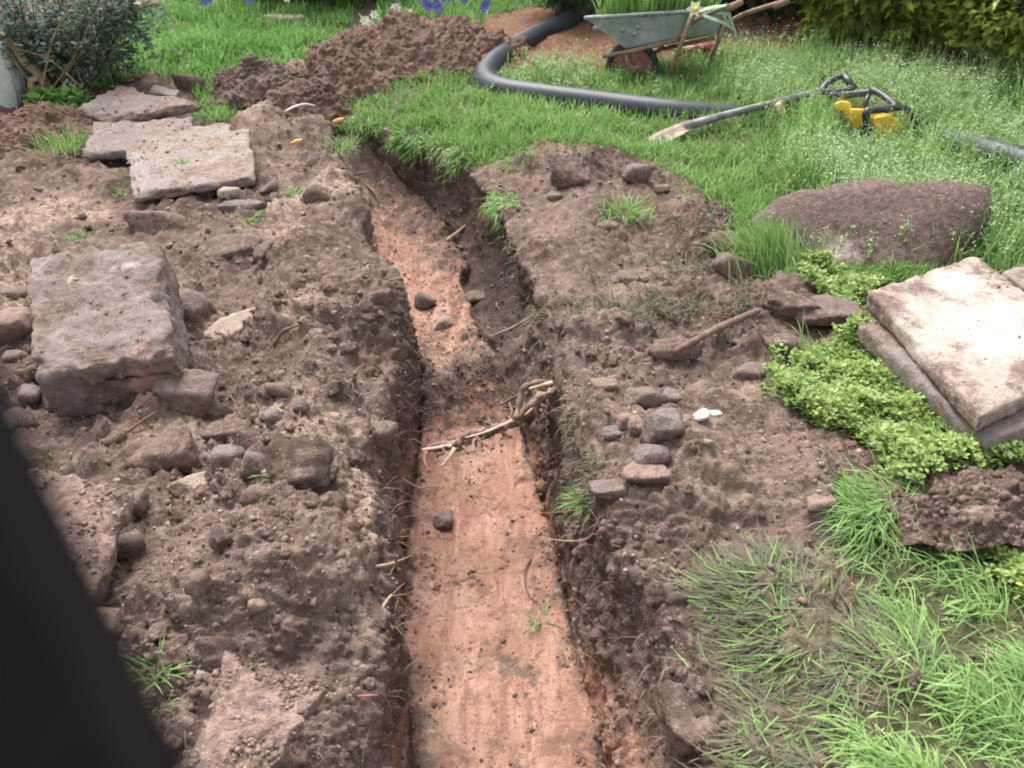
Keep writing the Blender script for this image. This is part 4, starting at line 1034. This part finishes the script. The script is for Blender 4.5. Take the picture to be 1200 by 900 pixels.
# red broom behind the wheelbarrow legs
br = empty('broom', P(828, 80)); OB = br.location.copy()
c0 = PP(822, 66, 5.62) - OB
hdm = MB()
for k_ in range(260):
    a = random.uniform(-1, 1); b_ = random.uniform(-1, 1)
    st = c0 + Vector((a * .05, b_ * .03, .04 + .02 * random.random())); en = c0 + Vector((a * .15 + random.uniform(-.015, .015), b_ * .07, -.075 + .06 * a * a + random.uniform(-.01, .01)))
    hdm.tube([st, st.lerp(en, .5) + Vector((a * .02, 0, .012)), en], [.004, .003, .0015], 4, cap=False)
bo = hdm.build('bristles', M['bristle'], br); bo['kind'] = 'stuff'
MB().tube([c0 + Vector((-.05, 0, .05)), c0 + Vector((.06, 0, .045))], .035, 12, flat=.7).build('broom_head', M['bristle'], br)
MB().tube([c0 + Vector((-.03, 0, .05)), PP(790, 58, 5.6) - OB, PP(766, 52, 5.6) - OB], .013, 10).build('broom_handle', M['wood_pale'], br)
tag(br, 'dark red broom with pale handle under the wheelbarrow', 'broom')

# narrow spade lying across the pipe
A_, B_, C_, D_ = P(764, 168, .055), P(812, 144, .10), P(962, 107, .20), P(994, 95, .235)
sp = empty('spade', (B_.x, B_.y, 0)); OS = sp.location.copy()
ax = (B_ - A_).normalized(); sd_ = ax.cross(Vector((0, -.35, 1))).normalized(); up_ = sd_.cross(ax)
vv, ff = [], []; nn = 9
for k_ in range(nn):
    t = k_ / (nn - 1); wd = (.036 + .005 * math.sin(t * 5)) * (1 if t < .8 else 1 - (t - .8) * 1.2)
    for j_, s_ in enumerate((-1, -.5, 0, .5, 1)):
        p = A_.lerp(B_, t) - OS + sd_ * wd * s_ + up_ * (-.010 * (1 - s_ * s_))
        vv += [p + up_ * .004, p - up_ * .004]
for k_ in range(nn - 1):
    for j_ in range(4):
        a, b_ = (k_ * 5 + j_) * 2, (k_ * 5 + j_ + 1) * 2; c_, d_ = a + 10, b_ + 10
        ff += [(a, b_, d_, c_), (a + 1, c_ + 1, d_ + 1, b_ + 1)]
    for j_ in (0, 4):
        a = (k_ * 5 + j_) * 2; ff.append((a, a + 10, a + 11, a + 1))
ff += [tuple([j * 2 for j in range(5)] + [j * 2 + 1 for j in range(4, -1, -1)]), tuple([(nn - 1) * 10 + j * 2 for j in range(5)] + [(nn - 1) * 10 + j * 2 + 1 for j in range(4, -1, -1)])]
M['blade'] = mat_plain('mud smeared blade', (0.20, 0.15, 0.12), (0.36, 0.28, 0.22), .75, .3, 25, dirt=(.14, .10, .08), dirt_amt=.5)
bl = MB().add(vv, ff).build('blade', M['blade'], sp)
MB().tube([B_ - OS - ax * .05, B_ - OS + (C_ - B_).normalized() * .16], [.020, .0165], 12).build('socket', M['shaft'], bl)
MB().tube([B_ - OS, B_.lerp(C_, .5) - OS, C_ - OS], [.0165, .017, .019], 12).build('shaft', M['shaft'], sp)
gd = (D_ - C_).normalized(); gs = gd.cross(Vector((0, -.5, 1))).normalized()
hg = MB()
e1, e2 = D_ - OS + gs * .045, D_ - OS - gs * .045
hg.tube(smooth_path([C_ - OS, C_.lerp(D_, .4) - OS + gs * .035, e1], 5), [.015] * 11, 8); hg.tube(smooth_path([C_ - OS, C_.lerp(D_, .4) - OS - gs * .035, e2], 5), [.015] * 11, 8)
hg.build('handle_yoke', M['black'], sp)
MB().tube([e1 + gs * .006, e2 - gs * .006], .018, 12).build('grip', M['black'], sp)
tag(sp, 'narrow spade with black D grip and pale muddy blade across the pipe', 'spade')

# pale stake and thin dark cane in the weeds
o = MB().tube([P(935, 185, .0), PP(929, 160, 4.42), PP(912, 121, 4.40)], [.020, .021, .017], 9).build('wooden_stake', M['wood_pale']); tag(o, 'short pale wooden stake leaning in the weeds left of the saw', 'stake')
o = MB().tube([PP(1052, 150, 4.75), PP(1074, 116, 4.75), PP(1079, 108, 4.75), PP(1090, 84, 4.75)], [.006, .008, .010, .006], 8).build('garden_cane', M['bark_dark']); tag(o, 'thin dark cane sticking up behind the yellow saw', 'cane')

# yellow power saw with black tubular handle
Y0 = 4.30
sw = empty('power_saw', (P(1025, 178).x, Y0, .02)); OW = sw.location.copy()
def W(px, py, dy=0.0): return PP(px, py, Y0 + dy) - OW
def prism(mb, outline, dy0, dy1):
    a = [W(x, y, dy0) for x, y in outline]; b_ = [W(x, y, dy1) for x, y in outline]; n_ = len(a)
    return mb.add(a + b_, [tuple(range(n_)), tuple(range(2 * n_ - 1, n_ - 1, -1))] + [(i_, i_ + n_, (i_ + 1) % n_ + n_, (i_ + 1) % n_) for i_ in range(n_)])
body = prism(MB(), [(1024, 136), (1042, 134), (1055, 141), (1060, 152), (1061, 186), (1022, 188)], -.07, .12).build('engine_casing', M['yellow'], sw, bevel=.014)
prism(MB(), [(996, 127), (1018, 128), (1036, 133), (1046, 133), (1046, 140), (1024, 146), (1012, 152), (1006, 158), (999, 150), (995, 140)], -.04, .08).build('top_cover', M['yellow'], sw, bevel=.010)
prism(MB(), [(978, 121), (986, 118), (996, 119), (999, 128), (1000, 150), (996, 152), (992, 138), (986, 129), (978, 129)], -.02, .045).build('rear_handle', M['yellow'], sw, bevel=.008)
prism(MB(), [(1008, 150), (1024, 142), (1028, 188), (1006, 190)], -.06, .08).build('starter_housing', M['black'], sw, bevel=.008)
MB().tube([W(1033, 141, -.02), W(1033, 133, -.02)], .020, 14).build('fuel_cap', M['black'], sw)
for k_ in range(4):
    MB().box(W(1030 + 7 * k_, 165, -.083), (.012, .02, .05)).build('vent_fin', M['yellow'], body, bevel=.003)
MB().tube(smooth_path([W(1016, 190, -.10), W(1020, 160, -.12), W(1016, 143, -.13), W(1015, 132, -.13), W(1022, 129, -.12), W(1045, 127, -.10)], 8), .0175, 12).build('front_handle', M['black'], sw)
MB().tube(smooth_path([W(1045, 126, -.10), W(1060, 127, -.06), W(1069, 134, -.02), W(1073, 145, .02), W(1074, 162, .04)], 8), .0165, 12).build('front_handle', M['black'], sw)
MB().tube(smooth_path([W(972, 112, .12), W(995, 111, .12), W(1018, 108, .10), W(1024, 106, .08), W(1040, 116, .0), W(1050, 125, -.09)], 8), .0155, 12).build('upper_handle', M['black'], sw)
MB().tube([W(1019, 108, .10), W(1013, 125, .04)], .012, 10).build('handle_strut', M['black'], sw)
tag(sw, 'yellow power saw with black tubular handles half hidden in weeds', 'power saw')

# ------------------------------------------------------------------ roots
def wob(a, b, n, amp, seed):
    r = random.Random(seed); out = []
    for k_ in range(n + 1):
        t = k_ / n; out.append(a.lerp(b, t) + Vector((r.uniform(-1, 1), r.uniform(-1, 1), r.uniform(-1, 1))) * amp * (math.sin(math.pi * t) + .15))
    return smooth_path(out, 4)
rt = empty('tree_root', PP(640, 470, 2.12)); OR = rt.location.copy()
def RP(px, py, z): return P(px, py, z) - OR
main = smooth_path([RP(664, 452, -.05), RP(640, 462, -.03), RP(622, 474, -.05), RP(606, 494, -.10), RP(590, 498, -.09), RP(572, 509, -.12), RP(556, 508, -.10), RP(540, 519, -.13), RP(520, 524, -.13), RP(500, 527, -.13)], 6)
rj = random.Random(9)
for s_ in range(4):
    lo_, hi_ = (0, len(main)) if s_ < 2 else ((8, len(main) - 4) if s_ == 2 else (0, len(main) // 2))
    ph = s_ * 1.7
    st = [main[k_] + Vector((.006 * math.sin(k_ * .45 + ph) + rj.uniform(-.004, .004), .006 * math.cos(k_ * .37 + ph) + rj.uniform(-.004, .004), .007 * math.sin(k_ * .53 + 2 * ph) + rj.uniform(-.004, .004))) for k_ in range(lo_, hi_)]
    MB().tube(st, [(.0115 - .0014 * s_) * (1 + .25 * math.sin(k_ * .8 + ph)) * (1 if 3 < k_ < len(st) - 4 else .6) for k_ in range(len(st))], 7, flat=.8).build('root_strand', M['root'] if s_ % 2 == 0 else M['root_bark'], rt)
br2 = smooth_path([RP(662, 448, -.03), RP(640, 448, -.02), RP(622, 450, -.02), RP(612, 458, -.04), RP(608, 475, -.07), RP(604, 492, -.09)], 6)
MB().tube(br2, [.0095 + .0025 * math.sin(k_ * .9) for k_ in range(len(br2))], 8).build('side_root', M['root'], rt)
for pl, r_, mt, nm in (([(660, 446), (640, 449), (620, 455)], .010, 'root_pale', 'torn_fibre'), ([(655, 450), (643, 462), (634, 470)], .009, 'root_pale', 'torn_fibre'), ([(640, 464), (628, 474), (615, 486)], .008, 'root_red', 'red_bark'),
                       ([(530, 521), (510, 524), (495, 526)], .008, 'root_pale', 'torn_fibre'), ([(533, 524), (526, 536), (517, 546)], .007, 'root_pale', 'torn_fibre'), ([(500, 528), (498, 538), (503, 552)], .007, 'root_red', 'red_bark'),
                       ([(600, 492), (570, 505), (545, 512)], .006, 'root_pale', 'torn_fibre')):
    p3 = [RP(x, y, -.02 - .0012 * (y - 446)) + Vector((0, -.012, .006)) for x, y in pl]
    MB().tube(smooth_path(p3, 5), [r_ * (1 - .5 * k_ / 10) for k_ in range(11)], 7, flat=.6).build(nm, M[mt], rt)
for k_, (x, y, x2, y2) in enumerate(((600, 495, 596, 470), (590, 500, 588, 522), (560, 510, 566, 528), (545, 516, 548, 532), (618, 478, 590, 480), (575, 505, 572, 490), (612, 460, 585, 475), (640, 462, 625, 452), (632, 468, 642, 486), (556, 510, 540, 502), (525, 524, 512, 536), (582, 502, 600, 512), (648, 456, 660, 470), (566, 508, 558, 522))):
    MB().tube(wob(RP(x, y, -.09), RP(x2, y2, -.11), 4, .009, k_), .0042, 6).build('rootlet', M['root'], rt)
tag(rt, 'thick torn root with reddish bark bridging the trench', 'root')
def single_root(label, pix, z, r_, mat='root'):
    p3 = [hit(x, y) - ray(x, y).normalized() * (.004 + .014 * (0 < k_ < len(pix) - 1)) for k_, (x, y) in enumerate(pix)]
    c = p3[0].copy(); pp = smooth_path([p - c for p in p3], 6)
    o = MB().tube(pp, [r_ * (1.1 - .7 * k_ / len(pp)) for k_ in range(len(pp))], 6).build('root', M[mat]); o.location = c
    tag(o, label, 'root', 'roots sticking out of the trench walls')
R_ = single_root
R_('pair of twisted roots from the left wall below the big torn root', [(462, 512), (478, 505), (493, 506), (507, 502)], -.12, .006)
R_('thin root curling over the left bank above the jutting stone', [(470, 492), (488, 484), (503, 478)], -.08, .004)
R_('pale root under the twisted pair on the left wall', [(470, 560), (490, 571), (505, 570), (521, 570)], -.2, .0035, 'root_pale')
R_('long pale rootlet low on the left wall beside the grey stone', [(455, 628), (475, 629), (503, 622)], -.18, .004, 'root_pale')
R_('straight pale rootlet halfway down the left wall', [(440, 664), (460, 660), (484, 650)], -.16, .004, 'root_pale')
R_('forked rootlet low on the left wall near the bottom', [(448, 712), (458, 698), (474, 683)], -.18, .004, 'root_pale')
R_('reddish rootlet across the left wall near the bottom edge', [(420, 816), (440, 815), (463, 816)], -.12, .003, 'root_red')
R_('thin root reaching from the right wall over the floor', [(688, 596), (660, 600), (636, 602), (610, 606)], [-.12, -.2, -.25, -.3], .0045)
R_('fine root hanging off the right wall near the grass tuft', [(700, 612), (690, 630), (668, 634), (630, 630)], [-.10, -.2, -.28, -.32], .003, 'root_pale')
R_('root poking from the far left wall under the turf edge', [(428, 216), (440, 228), (444, 244)], -.03, .006)
R_('long reddish root across the far end of the trench', [(415, 204), (440, 200), (470, 192), (492, 190)], -.12, .004, 'root')
R_('thick stub of root from the dark right wall', [(524, 282), (534, 274), (546, 264)], [-.2, -.18, -.16], .010, 'root_pale')
R_('root hanging at the top of the dark right wall', [(604, 282), (590, 284), (572, 286)], [-.12, -.14, -.18], .005)
R_('pale root low on the right wall above the torn root', [(622, 372), (600, 384), (580, 392)], [-.15, -.22, -.28], .005, 'root_pale')
R_('curved rootlet lying on the floor of the trench', [(622, 655), (615, 670), (617, 690), (627, 705)], -.42, .003)
R_('dark stick on the loose soil of the left bank', [(321, 404), (332, 388), (350, 381), (368, 377)], [.12, .15, .15, .14], .0055)
R_('dark stick lying left of the blocky stone', [(150, 506), (168, 492), (184, 482)], .12, .004)
# orange chipped roots and a pale curved strip near the far end
o = MB().tube([P(390, 143, .05), P(397, 141, .055), P(403, 139, .06)], [.007, .012, .006], 8).build('wood_chip', M['trumpet']); o.data.materials[0] = mat_plain('fresh orange wood', (.62, .30, .12), (.72, .42, .2), .7, .3, 30)
tag(o, 'fresh orange wood chip at the far tip of the trench', 'wood chip', 'orange wood chips')
o2 = o.copy(); o2.data = o.data.copy(); C.objects.link(o2); d_ = P(348, 166, .05) - P(397, 141, .055); o2.location = d_; tag(o2, 'orange wood chip on soil beside the left slabs', 'wood chip', 'orange wood chips')
o = MB().tube(smooth_path([P(333, 131, .08), P(345, 125, .09), P(358, 122, .09), P(370, 124, .08)], 5), [.004 + .006 * math.sin(math.pi * k_ / 15) for k_ in range(16)], 8, flat=.5).build('bark_strip', M['stone_white']); tag(o, 'pale curved strip of bark below the small dark heap', 'bark strip')
o = MB().tube([P(790, 412, .09), P(840, 385, .09), P(888, 364, .09)], [.008, .012, .010], 8).build('stick', M['root']); tag(o, 'brown stick on the soil beside the propped slate', 'stick')

# fine hair roots fringing both walls
n = 420
wt = wallm.ravel() * (deep > .15) * (W2.ravel() < .75)
i, pos = scatter(n, wt * far_d)
az = np.where(R2.ravel()[i] == 3, math.pi, 0) + rng.normal(0, .9, n)
o = blades('root_hairs', pos, rng.uniform(.02, .09, n), np.full(n, .0018), np.abs(rng.normal(1.7, .45, n)), az, rng.random(n), 'grass_mud'); M['hair'] = mat_leaf('root hairs', (.16, .10, .075), (.34, .25, .19), None, .8, .2, 9); o.data.materials[0] = M['hair']
tag(o, 'fine hair roots fringing the trench walls', 'roots', kind='stuff')
n = 1500
i, pos = scatter(n, soilw * dens * (R2 == 4).ravel() + .5 * soilw * dens * (R2 == 0).ravel())
o = blades('dead_stems', pos, rng.uniform(.015, .06, n), np.full(n, .0017), np.abs(rng.normal(1.35, .3, n)), rng.uniform(0, 6.28, n), rng.random(n), 'hair')
tag(o, 'dead fibres and straw in the turned soil', 'straw', kind='stuff')

# ------------------------------------------------------------------ shrubs at the back
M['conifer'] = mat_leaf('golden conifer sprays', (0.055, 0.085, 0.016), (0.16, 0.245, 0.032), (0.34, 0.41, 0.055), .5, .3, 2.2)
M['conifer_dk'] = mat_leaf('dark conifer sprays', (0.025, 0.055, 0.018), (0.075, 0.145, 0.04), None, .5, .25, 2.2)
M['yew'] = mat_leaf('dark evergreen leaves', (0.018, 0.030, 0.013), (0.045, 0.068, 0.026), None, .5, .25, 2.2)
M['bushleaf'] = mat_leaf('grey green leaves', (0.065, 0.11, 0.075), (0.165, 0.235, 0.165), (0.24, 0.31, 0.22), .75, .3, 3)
def conifer(label, cx, cy, r, zc, rz, n, mat, seed, group='conifers behind the lawn', size=.12, name='conifer'):
    t_ = empty(name, (cx, cy, gz_at(cx, cy)))
    r_ = np.random.default_rng(seed)
    d = r_.normal(size=(n, 3)); d /= np.linalg.norm(d, axis=1)[:, None]
    lump = 1 + .22 * noise(d + seed, 2.2, seed % 30) + .12 * noise(d + seed, 6, 3)
    rad = (.45 + .55 * r_.random(n) ** .45) * lump
    c = d * rad[:, None] * np.array([r, r, rz])[None] + np.array([0, 0, zc])
    keep = c[:, 2] > .03; c, d, rad = c[keep], d[keep], rad[keep]; n = len(c)
    ax_ = d * .8 + r_.normal(0, .35, (n, 3)) + np.array([0, 0, -.05]); ax_ /= np.linalg.norm(ax_, axis=1)[:, None]
    s_ = np.cross(ax_, r_.normal(size=(n, 3))); s_ /= np.linalg.norm(s_, axis=1)[:, None]
    V_, T_ = [], []
    for k_ in range(7):                      # a flat spray: seven scale-leaf fingers along a short twig
        a = (k_ - 3) / 3 * .95
        f_ = ax_ * math.cos(a) + s_ * math.sin(a); sd2 = np.cross(f_, np.cross(ax_, s_))
        st = c + ax_ * (size * .16 * (3 - abs(k_ - 3)))[None] if False else c + ax_ * (size * .12 * (3 - abs(k_ - 3)))
        L = size * (.75 - .10 * abs(k_ - 3)) * (.7 + .6 * r_.random(n))
        w_ = L * .11
        V_ += [st, st + f_ * (L * .5)[:, None] + sd2 * w_[:, None], st + f_ * L[:, None], st + f_ * (L * .5)[:, None] - sd2 * w_[:, None]]
    V_ = np.stack(V_, 1).reshape(-1, 3)
    q = np.arange(n * 7)[:, None] * 4 + np.arange(4)[None]
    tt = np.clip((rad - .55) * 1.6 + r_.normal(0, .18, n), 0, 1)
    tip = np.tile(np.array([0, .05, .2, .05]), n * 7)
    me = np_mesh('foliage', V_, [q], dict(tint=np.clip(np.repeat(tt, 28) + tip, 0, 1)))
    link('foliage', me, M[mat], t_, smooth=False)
    tk = MB().tube(wob(Vector((0, 0, -.05)), Vector((0, 0, zc + rz * .5)), 5, .03, seed), [.07 - .002 * k_ for k_ in range(21)], 9); tk.build('trunk', M['bark_dark'], t_)
    lm = random.Random(seed)
    for k_ in range(10):
        a = lm.uniform(0, 6.28); e = Vector((math.cos(a) * r * .7, math.sin(a) * r * .7, zc + lm.uniform(-.5, .3) * rz)); s0 = Vector((0, 0, max(.05, e.z - .25)))
        MB().tube(wob(s0, e, 4, .03, seed + k_), [.022 - .001 * q_ for q_ in range(17)], 6).build('limb', M['bark_dark'], t_)
    tag(t_, label, 'conifer' if 'conifer' in name else 'shrub', group); return t_
conifer('golden green conifer with feathery sprays, left of the two on the right', 2.28, 5.98, .70, .60, .62, 10000, 'conifer', 5, size=.065)
conifer('denser olive conifer at the top right corner', 3.0, 5.36, .72, .58, .62, 12000, 'conifer', 6, size=.05)
conifer('dark conifer hanging over the end of the drain pipe', .36, 6.62, .34, .50, .42, 4200, 'conifer_dk', 7, size=.06)
GH = 'dark evergreen shrubs along the back'
for k_, (x, y, r_, lb) in enumerate(((1.55, 6.95, .62, 'dark evergreen shrub behind the wheelbarrow handles'), (4.4, 7.2, .9, 'dark evergreen shrub behind the olive conifer'), (.6, 8.3, .6, 'dark evergreen shrub behind the wheelbarrow tray'), (2.9, 7.3, .9, 'dark evergreen shrub between the two golden conifers'),
                                     (-1.42, 7.55, .60, 'dark evergreen shrub behind the far lawn'))):
    conifer(lb, x, y, r_, .50, .62, 2600, 'yew', 20 + k_, GH, .13, 'evergreen_shrub')

# straggling bush by the left slabs
bs = empty('bush', (-2.55, 5.25, gz_at(-2.55, 5.25))); OB2 = bs.location.copy()
def bpath(l, Y): return smooth_path([PP(x, y, Y) - OB2 for x, y in l], 6)
def branch(l, Y, r0, r1, mat, nm):
    p3 = bpath(l, Y); MB().tube(p3, [r0 + (r1 - r0) * k_ / (len(p3) - 1) for k_ in range(len(p3))], 8).build(nm, M[mat], bs); return p3
branch([(52, 128), (55, 105), (46, 88), (30, 74), (12, 52), (-10, 38)], 4.95, .028, .020, 'bark', 'trunk')
branch([(50, 112), (38, 104), (37, 94), (44, 92)], 4.92, .022, .014, 'bark', 'stem')
branch([(-14, 40), (8, 46), (34, 49)], 5.0, .018, .010, 'bark', 'stem')
branch([(137, 99), (128, 72), (118, 45), (108, 14), (100, -20)], 5.2, .013, .009, 'bark_dark', 'stem')
branch([(135, 96), (150, 97), (166, 91)], 5.2, .010, .004, 'bark_dark', 'stem')
lm = random.Random(4); tips = []
for k_ in range(84):
    x0, y0 = lm.uniform(40, 100), lm.uniform(95, 128); x1, y1 = x0 + lm.uniform(-110, 70), lm.uniform(-60, 60); Y = lm.uniform(4.9, 5.7)
    p3 = branch([(x0, y0), ((x0 + x1) / 2 + lm.uniform(-15, 15), (y0 + y1) / 2 + lm.uniform(-12, 12)), (x1, y1)], Y, .006, .0025, 'bark' if k_ % 3 else 'bark_dark', 'twig'); tips += p3[4:]
for k_ in range(14):
    x0, y0 = lm.uniform(110, 132), lm.uniform(10, 70); x1, y1 = x0 + lm.uniform(10, 70), y0 + lm.uniform(-40, 20)
    p3 = branch([(x0, y0), ((x0 + x1) / 2, (y0 + y1) / 2 - 4), (x1, y1)], lm.uniform(5.1, 5.35), .004, .002, 'bark_dark', 'twig'); tips += p3[4:]
tp = np.array([t[:] for t in tips]); n = 3000
lp = tp[rng.integers(0, len(tp), n)] + rng.normal(0, .06, (n, 3))
lp = lp[lp[:, 2] > .03]
link('foliage', leaf_cloud('foliage', lp, 4, .030, 'bushleaf', .2), M['bushleaf'], bs, smooth=False)
tag(bs, 'straggly grey green bush with a twisted pale trunk at top left', 'bush')
# leafy plant at its foot
i_ = np.array([P(72, 124, .03)[:]]) + np.clip(rng.normal(0, 1, (150, 3)), -1.5, 1.5) * np.array([.08, .05, .03])
me = leaf_cloud('leafy_plant', i_ - np.array(P(72, 124)[:]), 5, .05, 'bushleaf', .4)
o = link('leafy_plant', me, M['grass_far'], smooth=False); o.location = P(72, 124); tag(o, 'low leafy plant at the foot of the straggly bush', 'plant')
# pale wall end at the left edge
wl = P(14, 128)
slab('garden_wall', 'end of a pale mossy rendered wall at the left edge', [(-4.2, wl.y, .33), (wl.x + .03, wl.y + .02, .33), (wl.x + .05, wl.y + .28, .33), (-4.2, wl.y + .28, .33)], .45, 'render', 31, .03, .008, 'wall', n=30, side_n=10)
# stone edging of the far bed, flowers
for x, y, w_, lb in ((150, 18, 95, 'long pale stone edging behind the bush'), (258, 6, 40, 'grey edging stone at the back of the far lawn'), (335, 26, 60, 'flat mossy edging stone in the far lawn')):
    stone(lb, x, y, w_, (1, .3, .25), .1, 'stone_pale', .3, 'edging_stone', 'edging stone', group='edging stones of the far lawn', sharp=20)
M['blue'] = mat_plain('violet blue petals', (0.10, 0.09, 0.42), (0.22, 0.20, 0.62), .6, .3, 30)
def flower_clump(label, px, py, Y, n, h, spread, blooms):
    t_ = empty('flower_clump', PP(px, py, Y)); t_.location.z = gz_at(t_.location.x, t_.location.y)
    b_ = np.stack([rng.normal(0, spread, n), rng.normal(0, spread * .5, n), np.zeros(n)], 1)
    o = blades('leaves', b_, rng.uniform(.5, 1.0, n) * h, np.full(n, .012), np.abs(rng.normal(.4, .25, n)), rng.uniform(0, 6.28, n), rng.random(n) * .6, 'grass_far'); o.parent = t_; o['kind'] = 'stuff'
    for k_ in range(blooms[1]):
        x, y, z = random.gauss(0, spread), random.gauss(0, spread * .4), h * random.uniform(.75, 1.1)
        st = MB().tube([(x * .6, y * .6, 0), (x * .9, y * .9, z * .6), (x, y, z)], .004, 5).build('stem', M['daff_leaf'], t_)
        m_ = MB()
        for j in range(6):
            a = j * math.pi / 3; d_ = Vector((math.cos(a), -.3, math.sin(a))); s_ = Vector((-math.sin(a), 0, math.cos(a))); c_ = Vector((x, y, z)); L = .032
            m_.add([c_, c_ + d_ * L * .5 + s_ * L * .3, c_ + d_ * L, c_ + d_ * L * .5 - s_ * L * .3], [(0, 1, 2, 3)])
        m_.build('bloom', M[blooms[0]], st)
    tag(t_, label, 'flowers', 'flowers behind the heap'); return t_
flower_clump('clump of violet blue flowers behind the tall heap', 505, 30, 6.22, 220, .15, .16, ('blue', 14))
flower_clump('white flowers with strap leaves left of the tall heap', 438, 40, 6.1, 70, .17, .07, ('cream', 6))
flower_clump('pale narcissus clump at the top of the tall heap', 470, 30, 6.15, 60, .16, .05, ('cream', 5))
flower_clump('lilac flowers in grey leaves at the back of the far lawn', 268, 20, 6.8, 160, .15, .16, ('blue', 5))
flower_clump('strap leaved plant behind the mossy edging stone', 345, 20, 6.7, 60, .16, .05, ('cream', 1))

# ------------------------------------------------------------------ dark timber post right beside the viewer
e1_, e2_ = PP(-56, 522, .046), PP(148, 900, .046)           # two points on its right edge
dr = (e1_ - e2_).normalized()
foot = e2_ + dr * ((0.0 - e2_.z) / dr.z)
top = e2_ + dr * ((2.05 - e2_.z) / dr.z)
side_ = Vector((-1, .10, 0)).normalized(); dep_ = Vector((.10, 1, 0)).normalized()
mb = MB(); vv = []
prof = [(0, .012), (.003, .004), (.010, 0), (.085, 0), (.092, .006), (.092, .020), (.085, .026), (.010, .026), (.003, .022)]
lv = 24
for k_ in range(lv + 1):
    c_ = foot.lerp(top, k_ / lv)
    for a_, b_ in prof: vv.append(c_ + side_ * a_ + dep_ * (b_ - .012))
np_ = len(prof)
mb.add(vv, [(k_ * np_ + j, k_ * np_ + (j + 1) % np_, (k_ + 1) * np_ + (j + 1) % np_, (k_ + 1) * np_ + j) for k_ in range(lv) for j in range(np_)] + [tuple(range(np_)), tuple(lv * np_ + j for j in range(np_ - 1, -1, -1))])
o = mb.build('timber_post', M['post'], smooth=False); tag(o, 'dark blurred post close to the viewer at the lower left', 'post')
